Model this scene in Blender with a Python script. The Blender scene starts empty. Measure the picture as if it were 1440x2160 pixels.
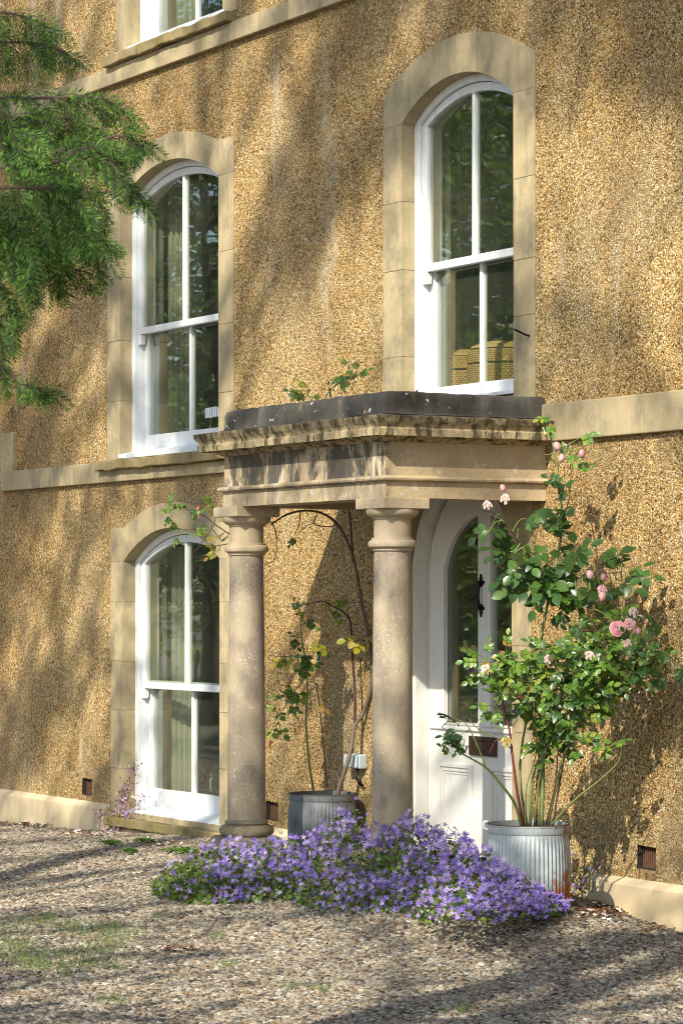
import bpy, bmesh, math, random
import numpy as np
from mathutils import Vector, Matrix, noise
from mathutils.geometry import tessellate_polygon
random.seed(7); rng = np.random.default_rng(7)
SC = bpy.context.scene
COL = SC.collection
R = math.radians

# ------------------------------------------------------------------ camera, sky, sun, exposure
F_PX = 6150.0                       # focal length in photograph pixels (1440 wide)
TH = R(29.5)                        # angle between the view axis and the wall
CAM = Vector((12.972, -8.527, 1.636))
cd = bpy.data.cameras.new('camera'); cam = bpy.data.objects.new('camera', cd); COL.objects.link(cam)
cam.location = CAM; cam.rotation_euler = (R(90), 0, R(60.5))
cd.sensor_fit = 'HORIZONTAL'; cd.sensor_width = 36; cd.lens = F_PX / 1440 * 36
cd.shift_y = 192 / 1440; cd.clip_end = 800; cd.clip_start = 0.1
cd.dof.use_dof = True; cd.dof.focus_distance = 15.6; cd.dof.aperture_fstop = 26
SC.camera = cam
SUN_TO = Vector((0.65, -1.0, 0.90)).normalized()
w = bpy.data.worlds.new('World'); SC.world = w; w.use_nodes = True
nt = w.node_tree; nt.nodes.clear()
sky = nt.nodes.new('ShaderNodeTexSky'); sky.sky_type = 'NISHITA'; sky.sun_disc = False
sky.sun_elevation = math.asin(SUN_TO.z); sky.sun_rotation = math.atan2(SUN_TO.x, SUN_TO.y)
bg = nt.nodes.new('ShaderNodeBackground'); bg.inputs[1].default_value = 0.13
wo = nt.nodes.new('ShaderNodeOutputWorld')
nt.links.new(sky.outputs[0], bg.inputs[0]); nt.links.new(bg.outputs[0], wo.inputs[0])
sl = bpy.data.lights.new('sun', 'SUN'); sl.energy = 4.6; sl.angle = R(0.53); sl.color = (1.0, 0.93, 0.80)
sun = bpy.data.objects.new('sun', sl); COL.objects.link(sun)
sun.rotation_euler = SUN_TO.to_track_quat('Z', 'Y').to_euler(); sun.location = (10, -16, 16)
SC.view_settings.view_transform = 'Standard'; SC.view_settings.look = 'None'
SC.view_settings.exposure = 0.85; SC.view_settings.gamma = 1.0
SC.cycles.use_denoising = True; SC.cycles.filter_width = 1.1
SC.cycles.max_bounces = 8; SC.cycles.transparent_max_bounces = 16
SC.cycles.sample_clamp_indirect = 6

# ------------------------------------------------------------------ helpers: where things stand
VD = Vector((-math.cos(TH), math.sin(TH), 0)); VR = Vector((math.sin(TH), math.cos(TH), 0))
def at(px, py, t):
    """point seen in direction (px,py) at depth t metres from the viewpoint of the survey"""
    p = CAM + t * (VD + VR * ((px - 720) / F_PX)); p.z = CAM.z - (py - 1272) / F_PX * t
    return p
def wall_t(px):
    return -CAM.y / (VD.y + VR.y * (px - 720) / F_PX)
def ground_h(x, y):
    hw = 1.7 if x > -0.9 else 4.6
    h = 0.14 * math.exp(-((x + 0.9) / hw) ** 4) * math.exp(-(y / 1.9) ** 4)
    h += .17 * math.exp(-(((x - 1.10) / .80) ** 2 + ((y + .90) / .58) ** 2))
    return h + 0.012 * noise.noise(Vector((x * 0.9, y * 0.9, 0)))

# ------------------------------------------------------------------ helpers: materials
class NT:
    def __init__(s, name):
        s.m = bpy.data.materials.new(name); s.m.use_nodes = True
        s.t = s.m.node_tree; s.t.nodes.clear()
        s.out = s.t.nodes.new('ShaderNodeOutputMaterial')
    def n(s, typ, ins=None, **props):
        nd = s.t.nodes.new('ShaderNode' + typ)
        for k, v in props.items(): setattr(nd, k, v)
        if ins:
            for k, v in ins.items():
                sock = nd.inputs[k]
                if isinstance(v, bpy.types.NodeSocket): s.t.links.new(v, sock)
                elif isinstance(v, tuple) and len(v) == 3 and sock.type == 'RGBA': sock.default_value = (*v, 1)
                else: sock.default_value = v
        return nd
    def coord(s, which='Object'): return s.n('TexCoord').outputs[which]
    def mapp(s, vec, scale=(1, 1, 1), loc=(0, 0, 0)):
        return s.n('Mapping', {'Vector': vec, 'Scale': scale, 'Location': loc}).outputs[0]
    def noise(s, vec, scale, detail=4, rough=0.55, dist=0.0):
        return s.n('TexNoise', {'Vector': vec, 'Scale': scale, 'Detail': detail, 'Roughness': rough, 'Distortion': dist}).outputs[0]
    def ramp(s, fac, stops, interp='LINEAR'):
        nd = s.n('ValToRGB', {'Fac': fac}); cr = nd.color_ramp; cr.interpolation = interp
        while len(cr.elements) < len(stops): cr.elements.new(0.5)
        for e, (p, c) in zip(cr.elements, stops):
            e.position = p; e.color = (*c, 1) if len(c) == 3 else c
        return nd.outputs[0]
    def fac(s, v, lo, hi):
        return s.n('MapRange', {'Value': v, 'From Min': lo, 'From Max': hi}, clamp=True).outputs[0]
    def mix(s, f, a, b, mode='MIX'):
        nd = s.n('Mix', None, data_type='RGBA', blend_type=mode, clamp_factor=True)
        for k, v in ((0, f), (6, a), (7, b)):
            if isinstance(v, bpy.types.NodeSocket): s.t.links.new(v, nd.inputs[k])
            else: nd.inputs[k].default_value = (*v, 1) if isinstance(v, tuple) else v
        return nd.outputs[2]
    def math(s, op, a, b=0.0):
        nd = s.n('Math', None, operation=op)
        for k, v in ((0, a), (1, b)):
            if isinstance(v, bpy.types.NodeSocket): s.t.links.new(v, nd.inputs[k])
            else: nd.inputs[k].default_value = v
        return nd.outputs[0]
    def bump(s, h, strength, dist, normal=None):
        ins = {'Height': h, 'Strength': strength, 'Distance': dist}
        if normal is not None: ins['Normal'] = normal
        return s.n('Bump', ins).outputs[0]
    def bsdf(s, col, rough=0.8, normal=None, metallic=0.0, spec=0.4):
        ins = {'Base Color': col, 'Roughness': rough, 'Metallic': metallic, 'Specular IOR Level': spec}
        if normal is not None: ins['Normal'] = normal
        return s.n('BsdfPrincipled', ins).outputs[0]
    def done(s, sh):
        s.t.links.new(sh, s.out.inputs[0]); return s.m

def mat_pebbledash():
    g = NT('pebbledash'); c = g.coord()
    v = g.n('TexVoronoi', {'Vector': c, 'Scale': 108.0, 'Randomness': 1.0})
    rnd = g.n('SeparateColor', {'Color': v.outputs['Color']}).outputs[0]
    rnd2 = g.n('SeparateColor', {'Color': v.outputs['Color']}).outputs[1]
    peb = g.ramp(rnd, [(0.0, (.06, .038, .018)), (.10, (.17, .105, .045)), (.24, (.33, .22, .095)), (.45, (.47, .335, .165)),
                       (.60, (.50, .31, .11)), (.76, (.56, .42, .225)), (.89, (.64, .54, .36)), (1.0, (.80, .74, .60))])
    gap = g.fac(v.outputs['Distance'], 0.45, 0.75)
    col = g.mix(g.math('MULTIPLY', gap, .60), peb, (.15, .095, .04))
    col = g.mix(1.0, col, (1.0, .965, .82), 'MULTIPLY')
    tone = g.noise(g.mapp(c, (1.0, 1.0, .6)), .8, 7, .62)
    col = g.mix(g.math('MULTIPLY', g.fac(tone, .42, .60), .75), col, g.mix(1.0, col, (.66, .60, .52), 'MULTIPLY'))
    big = g.noise(g.mapp(c, (1.0, 1.0, .55)), 1.3, 6, .6)
    col = g.mix(g.math('MULTIPLY', g.fac(big, .52, .66), .55), col, g.mix(.6, col, (.25, .21, .14)))       # grey weathered areas
    st = g.noise(g.mapp(c, (2.3, 1, .30), (3.1, 0, 1.7)), 1.0, 6, .65)
    col = g.mix(g.math('MULTIPLY', g.fac(st, .60, .68), .65), col, (.45, .42, .33))        # pale lime streaks
    xyz = g.n('SeparateXYZ', {'Vector': c}); z = xyz.outputs[2]
    wig = g.math('MULTIPLY', g.math('SUBTRACT', g.noise(c, 3.0, 5, .65), .5), .55)
    dx = g.math('ABSOLUTE', g.math('ADD', g.math('ADD', xyz.outputs[0], 2.27), wig))                # one long repaired crack between the upper windows
    rep_m = g.math('MULTIPLY', g.math('MULTIPLY', g.fac(dx, .10, .02), g.fac(z, 3.0, 3.4)), g.fac(z, 5.1, 4.8))
    col = g.mix(g.math('MULTIPLY', g.math('MULTIPLY', rep_m, .5), g.fac(g.noise(c, 14, 4), .38, .60)), col, (.47, .43, .33))
    edge = g.noise(g.mapp(c, (5, 1, .8)), 1.0, 5, .7)
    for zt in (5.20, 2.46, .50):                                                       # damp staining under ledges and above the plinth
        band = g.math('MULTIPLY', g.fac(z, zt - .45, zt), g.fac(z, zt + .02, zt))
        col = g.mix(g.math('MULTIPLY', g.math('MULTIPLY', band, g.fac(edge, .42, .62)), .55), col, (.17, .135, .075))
    fine = g.noise(c, 30, 3)
    col = g.mix(g.math('MULTIPLY', g.fac(fine, .60, .80), .7), col, (.20, .13, .055))
    crk = g.n('TexVoronoi', {'Vector': g.n('VectorMath', {0: c, 1: g.n('TexNoise', {'Vector': c, 'Scale': 3.0}).outputs[1]}, operation='ADD').outputs[0], 'Scale': .8}, feature='DISTANCE_TO_EDGE').outputs['Distance']
    crack = g.math('MULTIPLY', g.fac(crk, .006, .001), g.fac(tone, .50, .56))
    col = g.mix(crack, col, (.10, .075, .04))
    h = g.math('SUBTRACT', 1.0, g.fac(v.outputs['Distance'], 0.05, 0.75))
    h = g.math('ADD', h, g.math('MULTIPLY', rnd2, .9))
    n1 = g.bump(g.noise(c, 2.2, 3), .7, .06)
    n2 = g.bump(h, .75, .007, n1)
    return g.done(g.bsdf(col, .9, n2, spec=.15))

def mat_stone(name, base, dark, stain=None, amount=.5, streak=True, bump=.35, lichen=None, seed=0.0):
    g = NT(name); c = g.coord()
    oi = g.n('ObjectInfo').outputs['Random']
    off = g.n('CombineXYZ', {'X': oi, 'Y': seed, 'Z': oi}).outputs[0]
    cc = g.n('VectorMath', {0: c, 1: off}, operation='ADD').outputs[0]
    a = g.noise(cc, 5, 6, .65); b = g.noise(cc, 60, 4, .7)
    col = g.mix(g.fac(a, .35, .68), base, dark)
    col = g.mix(g.math('MULTIPLY', g.fac(b, .45, .75), .45), col, tuple(x * .62 for x in base))
    col = g.mix(g.math('MULTIPLY', oi, .42), col, tuple(x * .75 for x in dark))
    if streak:
        s1 = g.noise(g.mapp(cc, (28, 28, 1.6)), 1.0, 4, .6)
        col = g.mix(g.math('MULTIPLY', g.fac(s1, .50, .72), .35), col, tuple(x * .6 for x in dark))
    if stain:
        s2 = g.noise(g.mapp(cc, (3.0, 3.0, 2.2)), 1.5, 6, .7)
        col = g.mix(g.math('MULTIPLY', g.fac(s2, .48, .62), amount), col, stain)
    if lichen:
        v = g.noise(cc, 95, 2, .5)
        m = g.math('MULTIPLY', g.fac(v, .60, .66), g.fac(g.noise(cc, 4, 3), .42, .60))
        col = g.mix(g.math('MULTIPLY', m, .75), col, lichen)
    hh = g.math('ADD', b, g.math('MULTIPLY', a, 1.5))
    return g.done(g.bsdf(col, .88, g.bump(hh, bump, .006), spec=.25))

def mat_entab(name, front_streak):
    """weathered limestone of the porch: rain streaks in black and lime white run down the front face only"""
    g = NT(name); c = g.coord()
    a = g.noise(c, 6, 6, .65); b = g.noise(c, 55, 4, .7)
    col = g.mix(g.fac(a, .35, .65), (.47, .37, .22), (.34, .26, .16))
    col = g.mix(g.math('MULTIPLY', g.fac(b, .5, .75), .5), col, (.22, .17, .11))
    sp = g.noise(c, 24, 3); col = g.mix(g.math('MULTIPLY', g.fac(sp, .62, .70), .6), col, (.52, .50, .46))
    sep = g.n('SeparateXYZ', {'Vector': c})
    front = g.fac(sep.outputs[1], -.94, -.975)
    k1 = g.noise(g.mapp(c, (3.6, 1, 1.7)), 1.0, 6, .72, .6)
    k2 = g.noise(g.mapp(c, (22, 1, 1.6), (5, 0, 2)), 1.0, 4, .6)
    blk = g.math('MULTIPLY', g.math('MULTIPLY', g.fac(k1, .45, .53), front), front_streak)
    wht = g.math('MULTIPLY', g.math('MULTIPLY', g.fac(k2, .52, .64), front), front_streak * .8)
    col = g.mix(wht, col, (.55, .53, .46))
    col = g.mix(g.math('MULTIPLY', blk, .92), col, (.045, .045, .04))
    return g.done(g.bsdf(col, .9, g.bump(g.math('ADD', b, a), .5, .006), spec=.25))

def mat_cornice():
    g = NT('cornice_stone'); c = g.coord()
    a = g.noise(c, 9, 6, .7); b = g.noise(c, 50, 5, .75)
    s = g.noise(g.mapp(c, (20, 20, 5)), 1, 5, .7)
    col = g.mix(g.fac(b, .4, .7), (.46, .37, .22), (.30, .23, .13))
    col = g.mix(g.math('MULTIPLY', g.fac(s, .46, .58), .9), col, (.045, .038, .022))
    col = g.mix(g.math('MULTIPLY', g.fac(a, .55, .68), .8), col, (.10, .085, .04))
    z = g.n('SeparateXYZ', {'Vector': c}).outputs[2]
    col = g.mix(g.math('MULTIPLY', g.fac(z, 2.545, 2.575), g.fac(a, .35, .6)), col, (.055, .045, .025))
    return g.done(g.bsdf(col, .92, g.bump(g.math('ADD', b, s), .8, .010), spec=.2))

def mat_paint(name, col, dirt=.35, rough=.42):
    g = NT(name); c = g.coord()
    a = g.noise(g.mapp(c, (6, 6, 2)), 3, 6, .7); b = g.noise(c, 130, 3, .6)
    k = g.mix(g.math('MULTIPLY', g.fac(a, .5, .75), dirt), col, tuple(x * .72 for x in (col[0], col[1] * .97, col[2] * .88)))
    k = g.mix(g.math('MULTIPLY', g.fac(b, .70, .78), dirt), k, (.30, .27, .22))
    return g.done(g.bsdf(k, rough, g.bump(g.noise(g.mapp(c, (40, 40, 6)), 2, 3), .08, .002), spec=.45))

def mat_simple(name, col, rough=.7, metallic=0., var=.3, scale=20, bump=.2, bd=.003, spec=.4):
    g = NT(name); c = g.coord()
    a = g.noise(c, scale, 5, .65)
    k = g.mix(g.fac(a, .35, .7), col, tuple(x * (1 - var) for x in col))
    return g.done(g.bsdf(k, rough, g.bump(a, bump, bd), metallic, spec))

def mat_lead():
    g = NT('roofing_felt'); c = g.coord()
    a = g.noise(c, 4, 5, .6); b = g.noise(c, 160, 3, .6)
    k = g.mix(g.fac(a, .35, .65), (.028, .027, .025), (.095, .085, .068))
    k = g.mix(g.math('MULTIPLY', g.fac(g.noise(g.mapp(c, (9, 9, 1.2)), 1, 4), .56, .7), .5), k, (.14, .13, .11))
    k = g.mix(g.fac(g.noise(c, 13, 2), .70, .73), k, (.30, .19, .03))
    k = g.mix(g.fac(g.noise(g.mapp(c, (1, 1, 1), (4, 2, 1)), 26, 2), .715, .735), k, (.55, .55, .50))
    k = g.mix(g.math('MULTIPLY', g.fac(g.noise(c, 7, 5, .7), .60, .70), .7), k, (.10, .09, .03))
    return g.done(g.bsdf(k, .85, g.bump(b, .5, .003, g.bump(g.noise(c, 9, 4), .6, .02)), spec=.3))

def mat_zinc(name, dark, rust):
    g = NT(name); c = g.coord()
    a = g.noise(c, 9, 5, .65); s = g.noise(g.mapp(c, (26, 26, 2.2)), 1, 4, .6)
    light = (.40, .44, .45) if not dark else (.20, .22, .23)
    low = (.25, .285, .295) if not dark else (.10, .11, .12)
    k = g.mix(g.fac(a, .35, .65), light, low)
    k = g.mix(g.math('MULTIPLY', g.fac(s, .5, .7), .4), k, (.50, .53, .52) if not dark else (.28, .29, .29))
    if rust:
        sep = g.n('SeparateXYZ', {'Vector': c})
        low_z = g.fac(sep.outputs[2], .17, .02)
        lat = g.math('ADD', g.math('MULTIPLY', sep.outputs[0], .49), g.math('MULTIPLY', sep.outputs[1], .87))
        side = g.fac(lat, -.02, .20)
        rn = g.noise(g.mapp(c, (16, 16, 6)), 1.2, 5, .7)
        m = g.math('ADD', g.math('MULTIPLY', low_z, .24), g.math('MULTIPLY', side, .21))
        m = g.fac(g.math('ADD', m, rn), .70, .80)
        m = g.math('MULTIPLY', m, g.fac(lat, -.12, .06))
        k = g.mix(m, k, g.mix(a, (.23, .065, .018), (.33, .14, .05)))
    return g.done(g.bsdf(k, .55, g.bump(a, .25, .003), .35, .5))

def mat_leaf(name, ramp, rough=.38, trans=.22, spec=.5):
    g = NT(name)
    r = g.math('FRACT', g.math('ADD', g.n('ObjectInfo').outputs['Random'], g.n('NewGeometry').outputs['Random Per Island']))
    k = g.ramp(r, ramp)
    b = g.noise(g.coord(), 60, 3); k = g.mix(g.math('MULTIPLY', g.fac(b, .5, .75), .35), k, (.02, .035, .01))
    sh = g.bsdf(k, rough, None, 0, spec)
    tr = g.n('BsdfTranslucent', {'Color': g.mix(.35, k, (.25, .40, .03))}).outputs[0]
    return g.done(g.n('MixShader', {0: trans, 1: sh, 2: tr}).outputs[0])

def mat_glass():
    g = NT('window_glass')
    wob = g.bump(g.noise(g.coord(), 2.5, 2), .016, .05)
    fc = g.n('LayerWeight', {'Blend': .5}).outputs['Facing']
    fr = g.math('ADD', .13, g.math('MULTIPLY', g.math('POWER', fc, 4.0), .87))
    tr = g.n('BsdfTransparent', {'Color': (.90, .94, .88)}).outputs[0]
    gl = g.n('BsdfGlossy', {'Color': (.95, .97, .95), 'Roughness': .012, 'Normal': wob}).outputs[0]
    dust = g.n('BsdfDiffuse', {'Color': (.42, .45, .34)}).outputs[0]
    film = g.math('ADD', .010, g.math('MULTIPLY', g.noise(g.mapp(g.coord(), (6, 6, 1.5)), 2, 4), .035))
    return g.done(g.n('MixShader', {0: film, 1: g.n('MixShader', {0: fr, 1: tr, 2: gl}).outputs[0], 2: dust}).outputs[0])

def mat_gravel(name, per_obj):
    g = NT(name); c = g.coord()
    stops = [(0, (.035, .033, .032)), (.13, (.12, .11, .11)), (.28, (.20, .165, .125)), (.42, (.33, .27, .20)), (.55, (.42, .385, .34)),
             (.68, (.27, .17, .10)), (.80, (.47, .43, .37)), (.92, (.24, .245, .26)), (1, (.70, .67, .62))]
    if per_obj:
        r = g.n('ObjectInfo').outputs['Random']; k = g.ramp(r, stops)
        b = g.noise(g.n('VectorMath', {0: c, 1: g.n('ObjectInfo').outputs['Location']}, operation='ADD').outputs[0], 120, 3, .6)
        k = g.mix(g.math('MULTIPLY', g.fac(b, .45, .7), .45), k, (.15, .105, .06)); k = g.mix(1.0, k, (.80, .78, .68), 'MULTIPLY'); nn = g.bump(b, .3, .002)
    else:
        v = g.n('TexVoronoi', {'Vector': c, 'Scale': 42.0}); r = g.n('SeparateColor', {'Color': v.outputs['Color']}).outputs[0]
        k = g.ramp(r, stops)
        k = g.mix(g.fac(g.noise(c, .9, 5), .45, .7), k, g.mix(.5, k, (.17, .13, .09)))
        k = g.mix(1.0, k, (.5, .47, .43), 'MULTIPLY')
        nn = g.bump(g.math('SUBTRACT', 1., v.outputs['Distance']), .8, .012)
    return g.done(g.bsdf(k, .8, nn, spec=.3))

M = {}
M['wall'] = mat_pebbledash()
M['stone'] = mat_stone('limestone', (.47, .385, .225), (.37, .295, .165), (.225, .19, .125), .8)
M['stone_sill'] = mat_stone('mossy_sill_stone', (.36, .28, .15), (.26, .20, .09), (.13, .115, .035), .8, bump=.6, seed=3)
M['stone_col'] = mat_stone('column_stone', (.44, .37, .255), (.35, .285, .195), (.22, .175, .14), .85, True, .4, (.56, .52, .45), 7)
M['stone_cap'] = mat_stone('capital_stone', (.50, .41, .27), (.42, .33, .21), (.33, .28, .22), .5, True, .35, None, 11)
M['stone_base'] = mat_stone('lichen_base_stone', (.30, .25, .17), (.21, .175, .11), (.10, .09, .06), .8, False, .8, (.45, .40, .22), 13)
M['frieze'] = mat_entab('frieze_stone', .95)
M['architrave'] = mat_entab('architrave_stone', .45)
M['cornice'] = mat_cornice()
M['plinth'] = mat_paint('plinth_paint', (.52, .42, .265), .5, .7)
M['white'] = mat_paint('white_gloss_paint', (.67, .69, .69), .6)
M['door'] = mat_paint('door_paint', (.66, .65, .61), .5)
M['lead'] = mat_lead()
M['glass'] = mat_glass()
M['iron'] = mat_simple('black_iron', (.018, .012, .010), .45, .6)
M['bronze'] = mat_simple('bronze', (.075, .045, .03), .4, .5, .3)
M['rust'] = mat_simple('rusty_iron', (.12, .055, .030), .9, 0, .6, 40, .5)
M['dark'] = mat_simple('vent_void', (.02, .016, .012), .95)
M['zinc'] = mat_zinc('galvanised_zinc', False, True)
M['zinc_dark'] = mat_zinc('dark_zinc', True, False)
M['soil'] = mat_simple('soil', (.035, .024, .015), .95, 0, .5, 40, .8, .01)
M['bark'] = mat_simple('bark', (.10, .07, .05), .9, 0, .5, 14, .8, .02)
M['cane'] = mat_simple('brown_cane', (.075, .038, .028), .7, 0, .4, 25, .3)
M['cane_grey'] = mat_simple('grey_cane', (.15, .11, .08), .8, 0, .4, 30, .5)
M['cane_green'] = mat_simple('green_cane', (.16, .20, .05), .55, 0, .4, 18, .2)
M['cane_red'] = mat_simple('red_cane', (.18, .035, .03), .5, 0, .3, 18, .2)
M['socket'] = mat_simple('grey_plastic', (.36, .43, .45), .5, 0, .15, 12, .05)
M['room'] = mat_simple('room_wall', (.30, .31, .24), .9, 0, .15, 2, 0)
M['room_floor'] = mat_simple('room_floor', (.10, .075, .05), .7, 0, .3, 3, 0)
M['curtain'] = mat_simple('cream_curtain', (.36, .34, .27), .9, 0, .12, 6, .1)
M['wicker'] = mat_simple('wicker', (.58, .34, .13), .7, 0, .4, 60, .4)
M['cushion'] = mat_simple('ivory_upholstery', (.55, .55, .42), .8, 0, .2, 6, .1)
M['sticker'] = mat_simple('sticker_print', (.70, .74, .76), .6, 0, .05)
M['gravel'] = mat_gravel('gravel_stone', True)
M['ground'] = mat_gravel('gravel_ground', False)
M['leaf_dark'] = mat_leaf('rose_leaf_dark', [(0, (.022, .055, .012)), (.5, (.04, .095, .018)), (1, (.07, .14, .025))], .34, .2, .45)
M['leaf_mid'] = mat_leaf('rose_leaf_mid', [(0, (.055, .115, .016)), (.5, (.10, .19, .026)), (.9, (.16, .26, .035)), (1, (.26, .27, .03))], .30, .25, .45)
M['leaf_light'] = mat_leaf('rose_leaf_light', [(0, (.07, .17, .025)), (.6, (.13, .24, .04)), (.85, (.28, .30, .04)), (1, (.30, .08, .03))], .35)
M['leaf_yellow'] = mat_leaf('yellow_leaf', [(0, (.24, .27, .03)), (.6, (.40, .33, .03)), (1, (.30, .15, .03))], .5)
M['flower'] = mat_leaf('campanula_petal', [(0, (.13, .08, .36)), (.30, (.22, .145, .48)), (.6, (.33, .24, .56)), (.88, (.50, .40, .63)), (1, (.20, .11, .18))], .6, .15, .2)
M['flower_mauve'] = mat_leaf('mauve_petal', [(0, (.30, .15, .34)), (.5, (.42, .24, .44)), (1, (.46, .34, .55))], .6, .15, .2)
M['camp_leaf'] = mat_leaf('campanula_leaf', [(0, (.035, .07, .012)), (.4, (.075, .14, .02)), (.75, (.16, .22, .03)), (1, (.12, .06, .03))], .5)
M['weed'] = mat_leaf('weed_leaf', [(0, (.05, .12, .02)), (1, (.11, .22, .03))], .45)
M['grass'] = mat_leaf('grass_blade', [(0, (.06, .11, .02)), (.7, (.11, .18, .035)), (1, (.22, .20, .06))], .6)
M['petal_pink'] = mat_leaf('pink_petal', [(0, (.66, .24, .30)), (.6, (.70, .38, .40)), (1, (.74, .52, .50))], .6, .3, .2)
M['petal_pale'] = mat_leaf('pale_petal', [(0, (.58, .38, .36)), (1, (.66, .52, .46))], .6, .3, .2)
M['litter'] = mat_leaf('dead_leaf', [(0, (.12, .05, .025)), (.45, (.25, .12, .05)), (.7, (.10, .05, .03)), (.72, (.66, .50, .48)), (1, (.72, .62, .58))], .8, .1, .2)
M['yew'] = mat_leaf('yew_needle', [(0, (.008, .028, .006)), (.35, (.028, .075, .008)), (.75, (.07, .155, .018)), (1, (.15, .26, .04))], .55, .25, .15)
M['tree_leaf'] = mat_leaf('tree_leaf', [(0, (.05, .08, .012)), (.5, (.11, .16, .025)), (1, (.20, .25, .045))], .45, .3)

# ------------------------------------------------------------------ helpers: meshes and objects
class MB:
    def __init__(s): s.v = []; s.f = []
    def add(s, vs, fs):
        o = len(s.v); s.v += [tuple(p) for p in vs]; s.f += [tuple(o + i for i in f) for f in fs]; return s
    def box(s, x0, x1, y0, y1, z0, z1):
        return s.add([(x0, y0, z0), (x1, y0, z0), (x1, y1, z0), (x0, y1, z0), (x0, y0, z1), (x1, y0, z1), (x1, y1, z1), (x0, y1, z1)],
                     [(3, 2, 1, 0), (4, 5, 6, 7), (0, 1, 5, 4), (1, 2, 6, 5), (2, 3, 7, 6), (3, 0, 4, 7)])
    def strip(s, lower, upper, y0, y1):
        """solid between two (x,z) curves with the same number of points, from y0 (front) to y1"""
        n = len(lower); vs = []
        for (x, z) in lower: vs += [(x, y0, z), (x, y1, z)]
        for (x, z) in upper: vs += [(x, y0, z), (x, y1, z)]
        L = lambda i, b: 2 * i + b
        U = lambda i, b: 2 * n + 2 * i + b
        fs = []
        for i in range(n - 1):
            fs += [(L(i, 0), L(i + 1, 0), U(i + 1, 0), U(i, 0)), (L(i + 1, 1), L(i, 1), U(i, 1), U(i + 1, 1)),
                   (L(i, 1), L(i + 1, 1), L(i + 1, 0), L(i, 0)), (U(i, 0), U(i + 1, 0), U(i + 1, 1), U(i, 1))]
        fs += [(L(0, 1), L(0, 0), U(0, 0), U(0, 1)), (L(n - 1, 0), L(n - 1, 1), U(n - 1, 1), U(n - 1, 0))]
        return s.add(vs, fs)
    def ring(s, outer, inner, y0, y1):
        n = len(outer); vs = []
        for p in (outer, inner):
            for y in (y0, y1): vs += [(x, y, z) for (x, z) in p]
        o0, o1, i0, i1 = 0, n, 2 * n, 3 * n; fs = []
        for k in range(n):
            j = (k + 1) % n
            fs += [(o0 + k, i0 + k, i0 + j, o0 + j), (o1 + j, i1 + j, i1 + k, o1 + k),
                   (o0 + j, o1 + j, o1 + k, o0 + k), (i0 + k, i1 + k, i1 + j, i0 + j)]
        return s.add(vs, fs)
    def tube(s, pts, rad, n=8, cap=True):
        pts = [Vector(p) for p in pts]; m = len(pts); vs = []; fs = []
        rad = rad if isinstance(rad, (list, tuple)) else [rad] * m
        up = Vector((0.3, 0.2, 1)).normalized()
        for i, p in enumerate(pts):
            tg = (pts[min(i + 1, m - 1)] - pts[max(i - 1, 0)]).normalized()
            a = tg.cross(up)
            if a.length < .05: a = tg.cross(Vector((1, 0, 0)))
            a.normalize(); b = tg.cross(a)
            for k in range(n):
                t = 2 * math.pi * k / n
                vs.append(p + (a * math.cos(t) + b * math.sin(t)) * rad[i])
        for i in range(m - 1):
            for k in range(n):
                j = (k + 1) % n
                fs.append((i * n + k, i * n + j, (i + 1) * n + j, (i + 1) * n + k))
        if cap: fs += [tuple(range(n))[::-1], tuple((m - 1) * n + k for k in range(n))]
        return s.add(vs, fs)
    def lathe(s, prof, n=40, c=(0, 0), flute=None):
        vs = []; fs = []; m = len(prof)
        for (r, z, *fl) in prof:
            for k in range(n):
                t = 2 * math.pi * k / n
                rr = r + (fl[0] * (0.5 + 0.5 * math.cos(flute * t)) if fl and flute else 0)
                vs.append((c[0] + rr * math.cos(t), c[1] + rr * math.sin(t), z))
        for i in range(m - 1):
            for k in range(n):
                j = (k + 1) % n
                fs.append((i * n + k, i * n + j, (i + 1) * n + j, (i + 1) * n + k))
        return s.add(vs, fs)
    def mesh(s, name, mat, smooth=False):
        me = bpy.data.meshes.new(name); me.from_pydata(s.v, [], s.f); me.validate(); me.update()
        bm = bmesh.new(); bm.from_mesh(me); bmesh.ops.recalc_face_normals(bm, faces=bm.faces); bm.to_mesh(me); bm.free()
        me.materials.append(mat)
        if smooth: me.polygons.foreach_set('use_smooth', [True] * len(me.polygons))
        return me
    def build(s, name, mat, parent=None, smooth=False, bevel=0.0, auto=None):
        o = bpy.data.objects.new(name, s.mesh(name, M[mat] if isinstance(mat, str) else mat, smooth)); COL.objects.link(o)
        if auto:
            o.data.polygons.foreach_set('use_smooth', [True] * len(o.data.polygons))
            o.data.set_sharp_from_angle(angle=R(auto))
        if parent is not None:
            o.parent = parent
            o.matrix_parent_inverse = world_of(parent).inverted()
        if bevel:
            b = o.modifiers.new('edge', 'BEVEL'); b.width = bevel; b.segments = 2; b.limit_method = 'ANGLE'; b.angle_limit = R(40)
        return o
def world_of(o):
    m = Matrix.LocRotScale(o.location, o.rotation_euler, o.scale)
    return world_of(o.parent) @ o.matrix_parent_inverse @ m if o.parent else m
def empty(name, loc=(0, 0, 0), parent=None):
    o = bpy.data.objects.new(name, None); COL.objects.link(o); o.location = loc; o.empty_display_size = .1
    if parent is not None:
        o.parent = parent; o.matrix_parent_inverse = world_of(parent).inverted()
    return o
def tag(o, label=None, cat=None, group=None, kind=None):
    for k, v in (('label', label), ('category', cat), ('group', group), ('kind', kind)):
        if v: o[k] = v
    return o
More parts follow.
